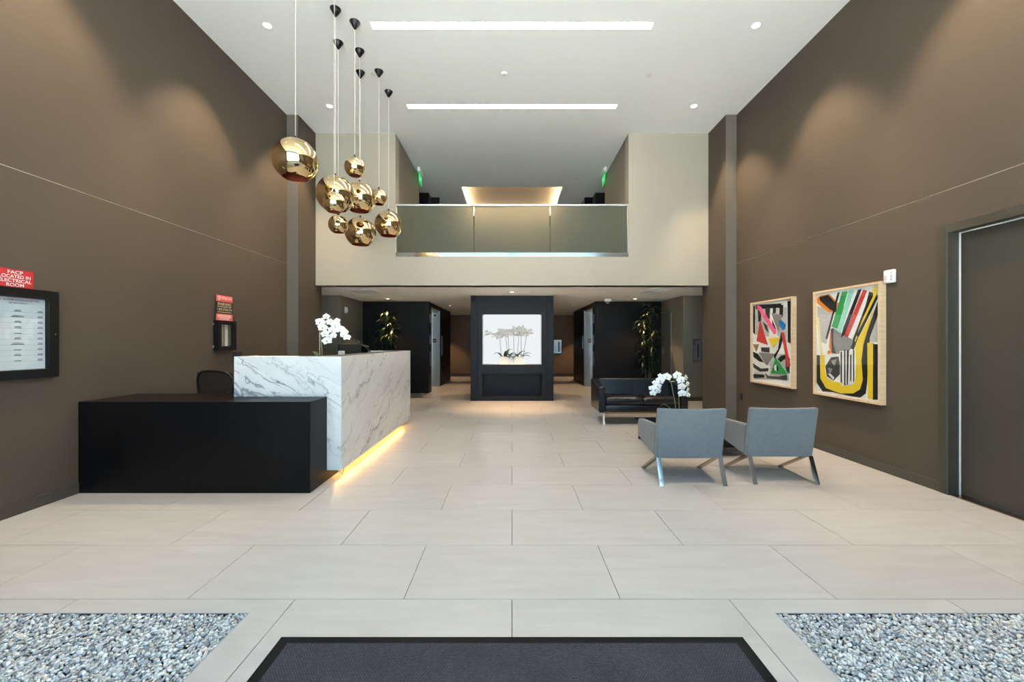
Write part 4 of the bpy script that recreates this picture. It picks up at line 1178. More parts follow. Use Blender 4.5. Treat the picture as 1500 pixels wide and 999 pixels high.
mb.box(-0.82, 0.82, YC + 0.021, YC + 0.459, 0.085, 0.111); mb.box(-0.82, 0.82, YC + 0.021, YC + 0.459, 0.652, 0.68)
mb.box(-0.80, -0.719, YC + 0.021, YC + 0.459, 0.111, 0.652); mb.box(0.719, 0.80, YC + 0.021, YC + 0.459, 0.111, 0.652)
mb.box(-0.718, 0.718, YC + 0.30, YC + 0.32, 0.111, 0.652)
mb.build('shelf_box', 'charcoal_panel', col)

# orchid trough in the niche
NYc = YC + 0.20
t = thing('orchid_planter', 'white trough of speckled orchids in the bright niche', 'orchid planter', (0, NYc, NZ0))
def npx(x, y): return px(x, y, NYc)
mb = MB().slab('Z', NZ0 + 0.0005, NZ0 + 0.185, -0.31, 0.31, NYc - 0.08, NYc + 0.08, [(-0.295, 0.295, NYc - 0.065, NYc + 0.065)])
mb.build('trough', 'planter_white', t)
MB().box(-0.294, 0.294, NYc - 0.064, NYc + 0.064, NZ0 + 0.001, NZ0 + 0.165).build('soil', 'soil', t)
SPR = [  # stem base px, stem top px, blossom cluster (centre, half width, half height)
    ((734.5, 522), (732, 495), (722, 489, 13, 5)), ((744.5, 522), (740.5, 492), (735, 489, 9, 7)), ((745.5, 522), (744.5, 489), (742, 487, 8, 4)),
    ((753, 522), (752.5, 490), (753, 487, 6, 5)), ((757.5, 522), (760.5, 487), (758, 483, 8, 5)), ((763.5, 522), (763.3, 488), (766, 486, 8, 5)), ((766, 522), (771.5, 490), (773, 487, 7, 5))]
rng = random.Random(12)
def merge_mesh(mb, me, M):
    vs = [mb.bm.verts.new(M @ v.co) for v in me.vertices]
    for p in me.polygons: mb.bm.faces.new([vs[i] for i in p.vertices])
for (b0_, t0_, (cx_, cy_, hw_, hh_)) in SPR:
    B, T = npx(*b0_), npx(*t0_); yo = rng.uniform(-0.04, 0.04)
    B.y += yo; T.y += yo; B.z = NZ0 + 0.17
    C = npx(cx_, cy_)
    end = C + Vector(((C.x - T.x) * 0.9, -0.03, -0.02))
    st = MB().tube([B, B.lerp(T, 0.5) + Vector((0, 0, 0)), T, T.lerp(C, 0.6) + Vector((0, 0, 0.04)), end], 0.006, 6).build('stem', 'stem_green', t)
    mb = MB()
    for q in range(24):
        p = C + Vector((rng.uniform(-1, 1) * hw_ * 0.0168, rng.uniform(-0.06, 0.05) + yo, rng.uniform(-1, 1) * hh_ * 0.0168))
        merge_mesh(mb, BLOOM_S, facing(p, -1.57 + rng.uniform(-0.7, 0.7), rng.uniform(-.4, .4), rng.uniform(-.6, .6), rng.uniform(0.65, 0.95)))
    mb.build('blossom_spray', 'petal_speckle', st, smooth='all')['kind'] = 'stuff'
for (x, yw, ln, rs, dr) in [(-0.24, 2.6, 0.22, 0.16, 0.05), (-0.2, 0.6, 0.24, 0.24, 0.0), (-0.17, 1.2, 0.2, 0.2, 0.02), (-0.08, 0.5, 0.2, 0.16, 0.05), (-0.03, 2.7, 0.2, 0.14, 0.06), (0.02, -1.4, 0.16, 0.08, 0.1),
                            (0.06, -0.4, 0.2, 0.12, 0.05), (0.12, 0.4, 0.22, 0.2, 0.02), (0.2, -0.1, 0.26, 0.16, 0.04), (0.24, -0.3, 0.2, 0.1, 0.08), (0.16, 2.6, 0.2, 0.12, 0.06), (-0.12, -1.2, 0.16, 0.08, 0.08)]:
    orchid_leaf((x, NYc - 0.02, NZ0 + 0.165), yw, ln * 1.15, 0.11, rs * 0.8, dr).build('leaf', 'orchid_leaf', t, smooth='all')

# ------------------------------------------------------------------ balcony balustrade
bal = thing('balustrade', 'frosted glass balcony balustrade with a slim metal handrail', 'balustrade', (0, YB, ZM))
MB().box(-XM + 0.001, XM - 0.001, YB + 0.0, YB + 0.06, ZM + 0.0005, ZM + 0.088, 0.003, 1).build('base_channel', 'polished_channel', bal)
for a, b in ((-2.275, -0.762), (-0.745, 0.745), (0.762, 2.275)):
    MB().box(a, b, YB + 0.022, YB + 0.036, ZM + 0.089, 4.105).build('pane', 'frosted_glass', bal)
MB().box(-XM + 0.001, XM - 0.001, YB + 0.008, YB + 0.052, 4.105, 4.145, 0.004, 1).build('handrail', 'aluminium', bal)
for s in (-1, 1):
    a, b = sorted((s * 2.282, s * 2.299))
    MB().box(a, b, YB + 0.014, YB + 0.046, ZM + 0.089, 4.105).build('end_post', 'aluminium', bal)

# ------------------------------------------------------------------ ceiling lights
LIN_LAB = {5.27: 'long linear ceiling light nearer the front', 7.10: 'long linear ceiling light nearer the balcony', 3.44: 'long linear ceiling light above the gold globes'}
for (a, b, c_, d_) in slots:
    t = thing('linear_light', LIN_LAB[c_], 'ceiling light', (0, (c_ + d_) / 2, ZC), 'linear ceiling lights')
    MB().box(a + 0.002, b - 0.002, c_ + 0.002, d_ - 0.002, ZC + 0.045, ZC + 0.055).build('diffuser', 'linear_glow', t)
    mb = MB().slab('Z', ZC - 0.003, ZC - 0.0002, a - 0.012, b + 0.012, c_ - 0.012, d_ + 0.012, [(a, b, c_, d_)]); mb.build('trim', 'white_metal', t)
def downlight(x, y, z, r, watts, size, blend, label, group, col_=WARM2, tilt=0.0):
    t = thing('downlight', label, 'downlight', (x, y, z), group)
    MB().lathe((x, y, z), [(r * 1.3, -0.0005), (r * 1.3, -0.005), (r * 1.05, -0.007), (r, -0.0015), (r, -0.0005)], 28).build('trim_ring', 'white_metal', t, smooth=True)
    MB().lathe((x, y, z), [(0.0, -0.002), (r, -0.002)], 28).build('lens', 'spot_glow', t)
    spot('beam', t, (x, y, z - 0.02), watts, size, blend, col_, (0, tilt, 0))
UP = 'spotlights in the tall ceiling'
for y, who in ((5.32, 'nearer the front'), (7.14, 'nearer the balcony'), (3.5, 'out of view towards the entrance')):
    downlight(-3.18, y, ZC, 0.048, W_UPPER_SPOT, 70, 0.6, 'round ceiling spotlight over the left side, %s' % who, UP, WARM2, math.radians(14))
    downlight(3.17, y, ZC, 0.048, W_UPPER_SPOT, 70, 0.6, 'round ceiling spotlight over the right side, %s' % who, UP, WARM2, math.radians(-14))
LO = 'downlights in the low ceiling'
downlight(0.0, 9.12, ZS, 0.040, W_LOW_SPOT * 1.6, 76, 1.0, 'low ceiling downlight right in front of the display column', LO, WARM)
downlight(-3.2, 10.55, ZS, 0.040, W_LOW_SPOT * 0.5, 90, 0.5, 'low ceiling downlight above the left plant', LO, WARM)
downlight(3.17, 10.55, ZS, 0.040, W_LOW_SPOT * 0.5, 90, 0.5, 'low ceiling downlight before the right timber wall', LO, WARM)
downlight(-1.89, 12.45, ZS, 0.028, W_HALL_SPOT, 70, 0.5, 'small hall downlight left of the display column', LO, WARM)
downlight(1.86, 12.45, ZS, 0.028, W_HALL_SPOT, 70, 0.5, 'small hall downlight right of the display column', LO, WARM)
downlight(-2.62, 16.2, ZS, 0.040, W_HALL_SPOT * 0.9, 80, 0.5, 'rear hall downlight round the left corner', LO, WARM)
downlight(2.62, 16.2, ZS, 0.040, W_HALL_SPOT * 0.9, 80, 0.5, 'rear hall downlight round the right corner', LO, WARM)

# sprinklers and detector discs
for i, (x, y, z, lab) in enumerate([(-2.13, 6.30, ZC, 'small ceiling sprinkler disc left, near the pendants'), (2.12, 6.33, ZC, 'small ceiling sprinkler disc on the right'), (-1.65, 10.3, ZC, 'small sprinkler disc in the balcony ceiling, left'), (1.62, 10.3, ZC, 'small sprinkler disc in the balcony ceiling, right')]):
    t = MB().lathe((x, y, z), [(0.0, -0.008), (0.035, -0.007), (0.042, -0.0005)], 24).build('sprinkler', 'white_metal', org=(x, y, z), smooth=True); tag(t, lab, 'sprinkler', 'ceiling sprinklers')
t = MB().lathe((-0.12, 6.27, ZC), [(0.0, -0.030), (0.035, -0.028), (0.05, -0.012), (0.05, -0.0005)], 28).build('smoke_detector', 'white_metal', org=(-0.12, 6.27, ZC), smooth=True); tag(t, 'small white smoke detector in the middle of the ceiling', 'detector')
# ceiling vents
for x0, x1, lab in ((-3.50, -3.00, 'square ceiling vent on the left of the low ceiling'), (2.92, 3.42, 'square ceiling vent on the right of the low ceiling')):
    t = thing('ceiling_vent', lab, 'vent', ((x0 + x1) / 2, 9.1, ZS), 'low ceiling vents')
    MB().slab('Z', ZS - 0.010, ZS - 0.0005, x0, x1, 8.80, 9.40, [(x0 + 0.03, x1 - 0.03, 8.83, 9.37)]).build('frame', 'white_metal', t)
    MB().box(x0 + 0.03, x1 - 0.03, 8.83, 9.37, ZS - 0.002, ZS - 0.0005).build('backing', 'grey_plastic', t)
    for k in range(10):
        y = 8.85 + k * 0.055
        MB().bar((x0 + 0.03, y, ZS - 0.007), (x1 - 0.03, y, ZS - 0.007), 0.040, 0.002, (0, 0.93, 0.25)).build('slat', 'white_metal', t)
# security camera
t = thing('security_camera', 'white dome security camera under the low ceiling at the right', 'camera', (2.46, 10.6, ZS))
MB().box(2.38, 2.55, 10.5, 10.66, ZS - 0.075, ZS - 0.0005, 0.02, 3).build('housing', 'white_plastic', t, smooth=True)
MB().lathe((2.465, 10.58, ZS - 0.074), [(0.055, 0.0), (0.05, -0.025), (0.03, -0.045), (0.0, -0.052)], 24).build('dome', 'grey_plastic', t, smooth='all')
# exit signs
for s, lab in ((-1, 'green exit sign by the left balcony wall'), (1, 'green exit sign by the right balcony wall')):
    x = s * 2.195; y0, y1 = 9.62, 9.98
    t = thing('exit_sign', lab, 'exit sign', (x, 9.8, ZC), 'green exit signs')
    MB().box(x - 0.03, x + 0.03, y0, y1, ZC - 0.10, ZC - 0.0005, 0.006, 2).build('housing', 'white_plastic', t, smooth=True)
    MB().box(x - 0.005, x + 0.005, y0 + 0.01, y1 - 0.01, ZC - 0.36, ZC - 0.10).build('panel', 'exit_green', t)
    for q, r_ in ((-1, (0, -1, 0)), (1, (0, 1, 0))):
        lettering('letters', 'EXIT', 0.17, 'exit_letter', t, (x + q * 0.0056, (y0 + y1) / 2, ZC - 0.23), r_, (0, 0, 1), width=0.28)
# lift openings
for side, s in (('left', -1), ('right', 1)):
    t = thing('lift_door', 'stainless steel lift doorway in the %s timber wall' % side, 'lift door', (s * 2.5, 12.4, 0), 'lift doorways')
    def bx(a, b, *r): return MB().box(min(s * a, s * b), max(s * a, s * b), *r)
    bx(2.302, 2.655, 13.07, 13.099, 0, 2.40).build('jamb', 'steel', t)
    bx(2.45, 2.655, 11.72, 11.75, 0, 2.40).build('jamb', 'steel', t)
    bx(2.32, 2.655, 11.75, 13.07, 2.36, 2.415).build('head', 'steel', t)
    for y0, y1 in ((11.76, 12.405), (12.41, 13.06)):
        bx(2.60, 2.63, y0, y1, 0.005, 2.36).build('door_panel', 'steel', t)
    bx(2.42, 2.53, 13.062, 13.0695, 1.40, 1.52).build('floor_display', 'black_satin', t)
    for dx in (2.447, 2.49): bx(dx, dx + 0.02, 13.0605, 13.0618, 1.43, 1.49).build('digit', 'sign_gold', t)
    if s < 0:
        MB().box(-2.52, -2.40, 13.062, 13.0695, 2.20, 2.32).build('lantern_plate', 'aluminium', t)
        p = MB().tube([(-2.46, 13.0615, 2.26), (-2.46, 13.055, 2.26)], 0.035, 20).build('lantern', 'black_satin', t)
    c = thing('lift_call_panel', 'steel call button plate beside the %s lift' % side, 'call panel', (s * 2.3, 13.5, 1.1), 'lift call plates')
    bx(2.292, 2.2995, 13.35, 13.62, 0.98, 1.62).build('plate', 'steel', c) if s < 0 else bx(2.292, 2.2995, 13.25, 13.40, 1.20, 1.62).build('plate', 'steel', c)
    for z in ((1.15, 1.30, 1.45) if s < 0 else (1.32, 1.45)):
        yy = 13.485 if s < 0 else 13.325
        MB().tube([(s * 2.2915, yy, z), (s * 2.287, yy, z)], 0.02, 14).build('button', 'sign_white', c)
    n = thing('lift_sign', 'small plates on the timber edge before the %s lift' % side, 'sign', (s * 2.3, 11.5, 1.6), 'lift edge plates')
    for z0, z1 in ((1.95, 2.20), (1.35, 1.62), (0.75, 1.15)):
        bx(2.294, 2.2995, 11.48, 11.60, z0, z1).build('plate', 'steel', n)
# directory panel on the far wall
t = thing('directory_panel', 'pale metal directory panel on the far brown wall right of the column', 'panel', (1.9, 17.1, 1.2))
MB().box(1.74, 2.06, 17.06, 17.084, 0.94, 1.50, 0.004, 1).build('plate', 'aluminium', t)
MB().box(1.93, 1.98, 17.054, 17.0595, 1.0, 1.43).build('dark_strip', 'black_satin', t)
for k in range(6):
    MB().box(1.77, 1.90, 17.056, 17.0595, 1.02 + k * 0.07, 1.06 + k * 0.07).build('name_plate', 'sign_white', t)

# ------------------------------------------------------------------ entrance mat
t = thing('floor_mat', 'charcoal entrance mat with black rubber border', 'mat', (0, 1.1, 0))
MB().box(-1.055, 1.055, 0.305, 1.925, 0.001, 0.009).build('carpet_field', 'mat_loops', t)
mb = MB().slab('Z', 0.0005, 0.0065, -1.108, 1.108, 0.25, 1.968, [(-1.0555, 1.0555, 0.3045, 1.9255)]); mb.build('border', 'rubber', t)

# ------------------------------------------------------------------ left wall signs and cabinets
R_L, UPV = (0, 1, 0), (0, 0, 1)
# alarm list cabinet
x = XL + 0.0005
t = thing('alarm_list_cabinet', 'black framed fire alarm list behind glass on the left wall', 'notice cabinet', (XL, 3.375, 1.49))
y0, y1, z0, z1 = 3.10, 3.65, 1.115, 1.866
MB().slab('X', x, x + 0.045, y0, y1, z0, z1, [(y0 + 0.075, y1 - 0.075, z0 + 0.075, z1 - 0.075)]).build('frame', 'black_satin', t)
MB().box(x + 0.001, x + 0.006, y0 + 0.02, y1 - 0.02, z0 + 0.02, z1 - 0.02).build('backing', 'black_matte', t)
pp = MB().box(x + 0.0065, x + 0.0075, y0 + 0.078, y1 - 0.078, z0 + 0.078, z1 - 0.078).build('notice', 'notice_paper', t)
MB().box(x + 0.030, x + 0.033, y0 + 0.075, y1 - 0.075, z0 + 0.075, z1 - 0.075).build('glass_pane', 'cover_glass', t)
lk = MB().tube([(x + 0.045, y1 - 0.035, 1.49), (x + 0.050, y1 - 0.035, 1.49)], 0.008, 14).build('lock', 'chrome', t)
px_ = x + 0.0078; yc = (y0 + y1) / 2
lettering('title', 'FIRE ALARM ANNUNCIATOR', 0.026, 'ink_red', pp, (px_, yc, z1 - 0.098), R_L, UPV, width=0.30)
lettering('subtitle', '1800 BROADWAY', 0.017, 'ink', pp, (px_, yc, z1 - 0.124), R_L, UPV, width=0.13)
mbr, mbt = MB(), MB()
rng = random.Random(4)
zz = z1 - 0.195
for k in range(10):
    zl = zz - k * 0.0455
    mbr.box(px_, px_ + 0.0003, y0 + 0.09, y1 - 0.09, zl - 0.0006, zl + 0.0006)
    for yy, w in ((y0 + 0.115, 0.045), (yc, rng.choice((0.05, 0.05, 0.09))), (y1 - 0.115, 0.04)):
        mbt.box(px_, px_ + 0.0003, yy - w / 2, yy + w / 2, zl + 0.003, zl + 0.008)
        if yy != yc or rng.random() < 0.6: mbt.box(px_, px_ + 0.0003, yy - w * 0.4, yy + w * 0.4, zl + 0.0125, zl + 0.0165)
mbr.build('ruled_lines', 'rule_grey', pp); mbt.build('list_entries', 'ink', pp)
# red sign above it
t = thing('panel_location_sign', 'red and white sign about the alarm panel location above the black cabinet', 'sign', (XL, 3.36, 1.94))
pl_ = MB().box(x, x + 0.004, 3.23, 3.49, 1.872, 2.018).build('plate', 'sign_red', t)
for k, s_ in enumerate(('FACP', 'LOCATED IN', 'ELECTRICAL', 'ROOM')):
    lettering('letters', s_, 0.038, 'sign_white', pl_, (x + 0.0045, 3.36, 2.0 - 0.0345 * (k + 0.1) - 0.004), R_L, UPV, width=(0.105, 0.215, 0.225, 0.12)[k])
# key cabinet
t = thing('key_cabinet', 'black wall cabinet with a small glass front behind the desk', 'key cabinet', (XL, 5.77, 1.5))
y0, y1, z0, z1 = 5.594, 5.955, 1.308, 1.718
xf = XL + 0.076
mb = MB(); mb.slab('X', x, xf - 0.012, y0, y1, z0, z1, [(y0 + 0.012, y1 - 0.012, z0 + 0.012, z1 - 0.012)]); mb.build('box', 'black_satin', t)
MB().box(x, x + 0.003, y0 + 0.012, y1 - 0.012, z0 + 0.012, z1 - 0.012).build('back_plate', 'sign_gold', t)
dr = MB().slab('X', xf - 0.011, xf, y0, y1, z0, z1, [(y0 + 0.065, y1 - 0.10, z0 + 0.055, z1 - 0.055)]).build('door', 'black_satin', t)
MB().box(xf - 0.007, xf - 0.005, y0 + 0.065, y1 - 0.10, z0 + 0.055, z1 - 0.055).build('glass_pane', 'cover_glass', dr)
MB().box(xf - 0.004, xf + 0.001, y0 + 0.058, y0 + 0.066, z0 + 0.05, z1 - 0.05).build('bead', 'aluminium', dr)
MB().tube([(xf, y1 - 0.075, 1.51), (xf + 0.006, y1 - 0.075, 1.51)], 0.007, 12).build('lock', 'chrome', dr)
MB().box(x + 0.02, x + 0.028, y1 - 0.17, y1 - 0.115, z0 + 0.05, z1 - 0.05).build('white_card', 'sign_white', t)
MB().lathe((x + 0.02, y0 + 0.10, 1.50), [(0.0, -0.08), (0.025, -0.05), (0.032, 0.0), (0.025, 0.05), (0.0, 0.08)], 16).build('red_tag', 'sign_red', t, smooth=True)
for z in (z0 + 0.05, z1 - 0.05): MB().box(x, x + 0.008, y0 - 0.008, y0, z - 0.015, z + 0.015).build('hinge_tab', 'aluminium', t)
# warning sign standing on it
t = thing('warning_sign', 'red and black security warning sign on top of the wall cabinet', 'sign', (XL, 5.78, 1.9))
y0, y1, z0, z1 = 5.60, 5.93, 1.722, 2.072
xa = XL + 0.03
pl_ = MB().box(xa, xa + 0.004, y0, y1, z0, z1).build('plate', 'black_matte', t)
MB().box(XL + 0.0005, xa, (y0 + y1) / 2 - 0.05, (y0 + y1) / 2 + 0.05, z0 + 0.05, z1 - 0.05).build('backing', 'black_matte', t)
MB().box(xa + 0.004, xa + 0.0045, y0, y1, 1.985, z1).build('top_band', 'sign_coral', pl_)
MB().box(xa + 0.004, xa + 0.0045, y0, y1, z0, 1.815).build('bottom_band', 'sign_coral', pl_)
sx = xa + 0.0049; ym = (y0 + y1) / 2
lettering('name_letters', 'STEALTH', 0.05, 'sign_white', pl_, (sx, y0 + 0.205, 2.033), R_L, UPV, width=0.20)
sh = [(0.0, 0.030), (0.028, 0.024), (0.026, -0.008), (0.0, -0.032), (-0.026, -0.008), (-0.028, 0.024)]
MB().prism([(y0 + 0.06 + a, 2.03 + b) for a, b in sh], 'X', sx - 0.0003, sx).build('shield', 'sign_white', pl_)
MB().prism([(y0 + 0.06 + a * 0.72, 2.03 + b * 0.72) for a, b in sh], 'X', sx, sx + 0.0003).build('shield_inner', 'sign_coral', pl_)
lettering('shield_letter', 'S', 0.035, 'sign_white', pl_, (sx + 0.0006, y0 + 0.06, 2.031), R_L, UPV)
lettering('warning_letters', 'WARNING', 0.062, 'sign_gold', pl_, (sx, ym, 1.948), R_L, UPV, width=0.275)
lettering('monitor_letters', '24/7 VIDEO SURVEILLANCE', 0.020, 'sign_white', pl_, (sx, ym, 1.912), R_L, UPV, width=0.28)
lettering('phone_letters', '1-855-STEALTH', 0.045, 'sign_gold', pl_, (sx, ym, 1.874), R_L, UPV, width=0.285)
MB().box(sx - 0.0003, sx, y0 + 0.025, y1 - 0.02, 1.834, 1.841).build('rule', 'sign_gold', pl_)
mbt = MB()
for zq, w in ((1.797, 0.25), (1.783, 0.27), (1.769, 0.27), (1.755, 0.20), (1.736, 0.22)): mbt.box(sx - 0.0003, sx, ym - w / 2, ym + w / 2, zq - 0.003, zq + 0.003)
mbt.build('small_print', 'sign_white', pl_)

# ------------------------------------------------------------------ right wall: paintings, strobe, socket
ART_ONE = [
    ('G2', [(6.78, 1.963),(6.391, 1.948),(6.431, 1.502),(6.78, 1.542)]),
    ('G2', [(6.263, 1.938),(6.01, 1.933),(6.01, 1.404),(6.238, 1.436)]),
    ('G2', [(6.84, 1.224),(6.021, 1.248),(5.964, .864),(6.825, .801)]),
    ('W', [(6.391, 1.535),(6.188, 1.515),(6.263, 1.209),(6.418, 1.27)]),
    ('W2', [(6.81, 1.155),(6.391, 1.039),(6.418, .905),(6.825, .925)]),
    ('K', [(6.78, 2.033),(6.14, 1.999),(6.128, 1.935),(6.78, 1.963)]),
    ('K', [(6.855, 2.022),(6.795, 2.016),(6.795, 1.542),(6.855, 1.578)]),
    ('K', [(5.998, 2.017),(5.93, 2.013),(5.93, 1.397),(5.994, 1.42)]),
    ('K', [(6.722, 1.958),(6.636, 1.951),(6.636, 1.762),(6.707, 1.749)]),
    ('D', [(6.525, 1.968),(6.404, 1.958),(6.418, 1.784),(6.511, 1.79)]),
    ('K', [(6.339, 2.01),(6.263, 2.006),(6.263, 1.865),(6.334, 1.853)]),
    ('K', [(6.176, 1.979),(6.097, 1.971),(6.104, 1.798),(6.176, 1.819)]),
    ('K', [(6.352, 1.764),(6.255, 1.614),(6.339, 1.649)]),
    ('K', [(6.14, 1.562),(6.068, 1.561),(6.152, 1.34),(6.288, 1.159),(6.314, 1.207),(6.213, 1.307)]),
    ('D', [(6.636, 1.333),(6.418, 1.336),(6.418, 1.253),(6.622, 1.265)]),
    ('K', [(6.855, 1.259),(6.722, 1.228),(6.566, 1.096),(6.664, 1.1),(6.84, 1.171)]),
    ('D', [(6.855, 1.064),(6.636, .99),(6.444, 1.011),(6.444, .961),(6.664, .936),(6.84, .994)]),
    ('K', [(6.84, .888),(6.552, .894),(6.552, .851),(6.84, .817)]),
    ('D', [(6.525, .93),(6.457, .885),(6.188, .899),(6.01, .938),(5.998, .861),(6.188, .859),(6.471, .85)]),
    ('K', [(6.213, 1.162),(6.14, 1.216),(6.033, 1.232),(6.033, 1.186),(6.152, 1.117)]),
    ('D', [(6.045, 1.185),(5.952, 1.189),(5.952, .958),(6.021, .999)]),
    ('D', [(6.58, 1.742),(6.484, 1.688),(6.444, 1.569),(6.511, 1.621)]),
    ('G', [(6.365, 1.872),(6.116, 1.823),(6.152, 1.722),(6.188, 1.563),(6.263, 1.679)]),
    ('G', [(6.693, 1.255),(6.288, 1.24),(6.484, 1.05)]),
    ('R', [(6.65, 1.763),(6.751, 1.436),(6.457, 1.374)]),
    ('P', [(6.745, 2.003),(6.707, 2.023),(6.65, 2.004),(6.255, 1.597),(6.263, 1.549),(6.301, 1.537),(6.339, 1.575)]),
    ('Y', [(6.439, 1.477),(6.145, 1.486),(6.314, 1.338)]),
    ('B', [(6.188, 1.732),(6.14, 1.753),(6.033, 1.677),(6.056, 1.615),(6.104, 1.601),(6.152, 1.658)]),
    ('R', [(6.123, 1.554),(6.073, 1.561),(5.934, 1.074),(5.994, 1.051)]),
    ('N', [(6.849, 1.383),(6.693, 1.384),(6.757, 1.265)]),
    ('E', [(6.263, 1.184),(5.998, .951),(6.373, .933)]),
    ('W', [(6.238, 1.081),(6.188, 1.038),(6.193, .987),(6.233, .971),(6.283, .997),(6.293, 1.053)]),
    ('K', [(6.238, 1.081),(6.188, 1.038),(6.193, .987),(6.233, .971)]),
]
ART_TWO = [
    ('G2', [(5.416, 1.898),(5.161, 1.824),(5.183, 1.601),(5.262, 1.393),(5.356, 1.428),(5.416, 1.735)]),
    ('G2', [(4.633, 1.52),(4.52, 1.699),(4.52, 1.42),(4.633, 1.42)]),
    ('O', [(5.423, 1.998),(5.356, 2.027),(5.206, 2.033),(5.075, 1.911),(4.97, 1.851),(5.012, 1.762),(5.064, 1.783),(5.228, 1.803),(5.416, 1.934)]),
    ('K', [(5.38, 2.006),(5.228, 2.025),(5.09, 1.895),(5.096, 1.794),(5.195, 1.83),(5.368, 1.966)]),
    ('C', [(5.428, 1.745),(5.392, 1.743),(5.313, 1.251),(5.344, 1.178),(5.368, 1.321)]),
    ('K', [(5.075, 2.033),(5.043, 2.034),(5.24, 1.463),(5.269, 1.467)]),
    ('O', [(5.195, 1.549),(5.161, 1.566),(5.118, 1.274),(5.172, 1.273),(5.213, 1.358)]),
    ('D', [(5.183, 1.584),(5.139, 1.599),(5.096, 1.411),(5.103, 1.275),(5.168, 1.29)]),
    ('O', [(5.235, 1.302),(5.213, 1.32),(5.186, 1.303),(5.186, 1.276),(5.217, 1.268),(5.24, 1.279)]),
    ('G', [(5.139, 1.591),(4.86, 1.452),(4.88, 1.33),(5.043, 1.276),(5.096, 1.275),(5.139, 1.394)]),
    ('K', [(5.421, 1.247),(5.365, 1.249),(5.356, .945),(5.262, .831),(5.118, .804),(5.022, .791),(4.841, .814),(4.746, .873),(4.709, .987),(4.727, 1.207),(4.7, 1.396),(4.646, 1.552),(4.52, 1.865),(4.52, 1.714),(4.619, 1.474),(4.642, 1.211),(4.654, .961),(4.672, .835),(4.746, .778),(4.88, .776),(5.15, .792),(5.32, .78),(5.423, .885)]),
    ('Y', [(5.365, 1.249),(5.286, 1.252),(5.279, 1.04),(5.24, .956),(5.15, .929),(5.043, .923),(5.001, .885),(4.851, .91),(4.812, .962),(4.802, 1.203),(4.818, 1.331),(4.802, 1.412),(4.672, 1.615),(4.567, 1.79),(4.646, 1.552),(4.7, 1.396),(4.727, 1.207),(4.709, .987),(4.746, .873),(4.841, .814),(5.022, .791),(5.118, .804),(5.262, .831),(5.356, .945)]),
    ('W', [(5.043, 1.31),(4.812, 1.331),(4.812, .962),(4.851, .918),(5.001, .902),(5.032, .941)]),
    ('K', [(5.026, 1.302),(5.005, 1.306),(5.005, .91),(5.026, .933)]),
    ('K', [(4.972, 1.328),(4.952, 1.329),(4.952, .899),(4.972, .897)]),
    ('K', [(4.932, 1.321),(4.9, 1.33),(4.916, .911),(4.934, .909)]),
    ('K', [(4.884, 1.265),(4.864, 1.273),(4.868, .956),(4.88, .955)]),
    ('K', [(4.841, 1.323),(4.824, 1.331),(4.825, .961),(4.839, .943)]),
    ('D', [(5.172, 1.229),(5.064, 1.242),(5.032, 1.125),(5.043, 1.024),(5.139, .939),(5.24, .982),(5.269, 1.111)]),
    ('G', [(5.172, 1.186),(5.075, 1.216),(5.118, 1.12)]),
    ('G', [(5.228, 1.096),(5.15, 1.084),(5.195, 1.003)]),
    ('W2', [(5.228, 1.018),(5.183, 1.021),(5.118, .975),(5.139, .947)]),
    ('E', [(4.997, 2.033),(4.924, 2.031),(5.075, 1.589),(5.168, 1.613)]),
    ('T', [(4.896, 2.036),(4.833, 2.033),(5.032, 1.534),(5.085, 1.555)]),
    ('K', [(4.768, 2.029),(4.727, 2.032),(4.97, 1.511),(5.018, 1.478),(4.981, 1.594)]),
    ('R', [(4.7, 2.021),(4.654, 2.007),(4.92, 1.477),(4.97, 1.502)]),
    ('DG', [(4.646, 1.885),(4.598, 1.934),(4.802, 1.476),(4.851, 1.428)]),
    ('K', [(4.619, 1.99),(4.561, 1.964),(4.837, 1.331),(4.87, 1.346),(4.831, 1.476),(4.672, 1.818)]),
    ('Y', [(4.567, 2.034),(4.529, 2.035),(4.524, 1.956),(4.746, 1.554),(4.799, 1.428),(4.818, 1.428),(4.709, 1.679),(4.57, 1.931)]),
    ('K', [(4.52, 1.941),(4.52, 1.903),(4.768, 1.483),(4.791, 1.5)]),
    ('Y', [(4.642, 1.412),(4.567, 1.415),(4.57, .779),(4.637, .785)]),
    ('K', [(4.567, 1.4),(4.52, 1.397),(4.52, .786),(4.57, .779)]),
]

def painting(label, y0, y1, z0, z1, shapes):
    t = thing('framed_painting', label, 'painting', (XR, (y0 + y1) / 2, (z0 + z1) / 2), 'paintings on the right wall')
    xf = 4.008
    w = 0.026
    MB().slab('X', xf, XR - 0.0005, y0, y1, z0, z1, [(y0 + w, y1 - w, z0 + w, z1 - w)]).build('frame', 'maple', t)
    pp = MB().box(4.036, 4.044, y0 + w, y1 - w, z0 + w, z1 - w).build('paper', 'paper', t)
    names = dict(K='black', D='dark grey', G='grey', G2='pale grey', R='red', P='pink', Y='yellow', B='blue', N='brown', E='green', W='white', W2='white', O='orange', C='cream', T='turquoise', DG='dark green')
    for i, (c, pts) in enumerate(shapes):
        xa_ = 4.0358 - 0.0003 * i
        mb = MB().prism(pts, 'X', xa_ - 0.0003, 4.0358)
        mb.build('collage_shape', 'art_' + c, pp)['label'] = names[c] + ' collage shape'
    MB().box(4.014, 4.017, y0 + w, y1 - w, z0 + w, z1 - w).build('glass_pane', 'cover_glass', t)
painting('framed abstract collage with a pink bar and a green triangle', 5.857, 6.892, 0.750, 2.075, ART_ONE)
painting('framed abstract painting with a yellow curve and green and red bars', 4.455, 5.455, 0.733, 2.085, ART_TWO)

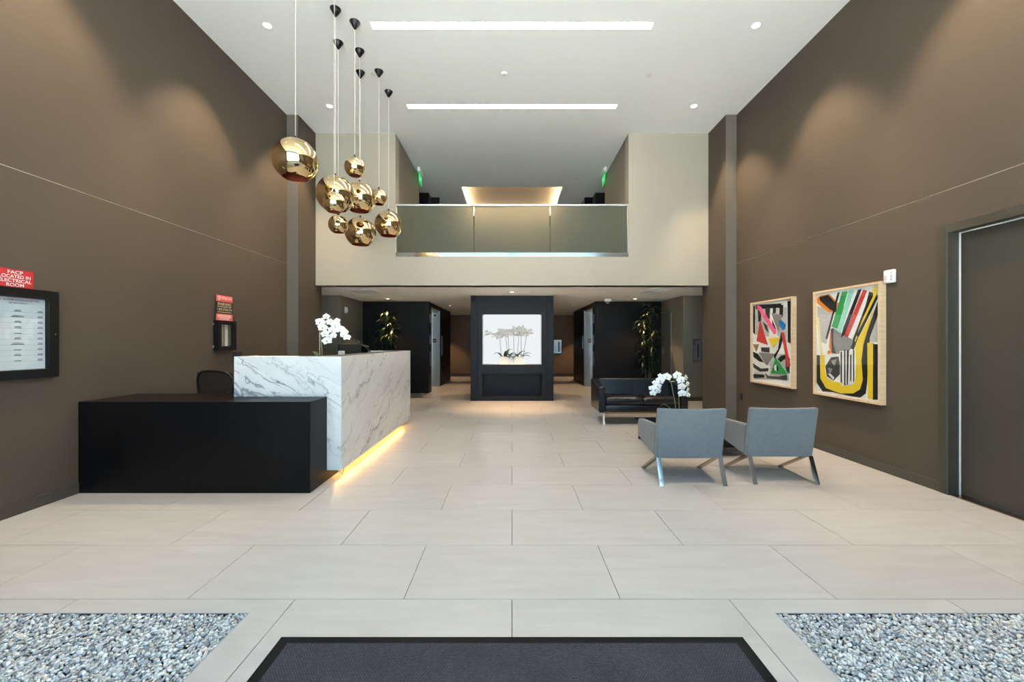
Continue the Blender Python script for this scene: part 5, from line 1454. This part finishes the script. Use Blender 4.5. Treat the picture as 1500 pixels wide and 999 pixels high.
t = thing('fire_strobe', 'white fire alarm strobe above the yellow painting', 'strobe', (XR, 4.39, 2.12))
MB().box(XR - 0.035, XR - 0.0005, 4.335, 4.445, 2.055, 2.195, 0.008, 2).build('housing', 'white_plastic', t, smooth=True)
MB().box(XR - 0.045, XR - 0.035, 4.385, 4.44, 2.06, 2.19, 0.006, 2).build('faceplate', 'white_plastic', t, smooth=True)
MB().lathe((XR - 0.047, 4.412, 2.112), [(0.0, -0.03), (0.018, -0.02), (0.024, 0.0), (0.018, 0.02), (0.0, 0.03)], 16).build('lens', 'lens_clear', t, smooth='all')
lettering('letters', 'FIRE', 0.028, 'ink', t, (XR - 0.0356, 4.36, 2.12), (0, 0, -1), (0, -1, 0), width=0.085)
t = thing('wall_socket', 'black power outlet low on the right wall beside the pilaster', 'socket', (XR, 7.27, 0.455))
MB().box(XR - 0.008, XR - 0.0005, 7.225, 7.305, 0.39, 0.515, 0.002, 1).build('plate', 'black_satin', t)
MB().box(XR - 0.011, XR - 0.008, 7.24, 7.29, 0.41, 0.495).build('outlet', 'black_matte', t)
t = thing('alcove_strobe', 'small white strobe high on the left alcove wall', 'strobe', (-4.12, 10.12, 2.2))
MB().box(-4.1195, -4.08, 10.06, 10.18, 2.13, 2.28, 0.006, 2).build('housing', 'white_plastic', t, smooth=True)
MB().box(-4.08, -4.06, 10.09, 10.15, 2.16, 2.25, 0.006, 2).build('lens', 'sign_white', t, smooth=True)
# recessed cabinet on the right alcove face
t = thing('extinguisher_cabinet', 'steel fire extinguisher cabinet behind the right pilaster', 'cabinet', (4.5, 9.85, 1.2))
MB().slab('Y', 9.825, 9.8495, 4.355, 4.665, 0.94, 1.485, [(4.385, 4.635, 0.97, 1.455)]).build('frame', 'steel', t)
MB().box(4.385, 4.635, 9.842, 9.8495, 0.97, 1.455).build('back_plate', 'grey_plastic', t)
MB().box(4.385, 4.635, 9.829, 9.833, 0.97, 1.455).build('door', 'cover_glass', t)
MB().box(4.45, 4.475, 9.8225, 9.829, 1.05, 1.36).build('handle_strip', 'black_satin', t)
MB().box(4.555, 4.60, 9.834, 9.8415, 0.98, 1.42).build('extinguisher', 'ink', t)
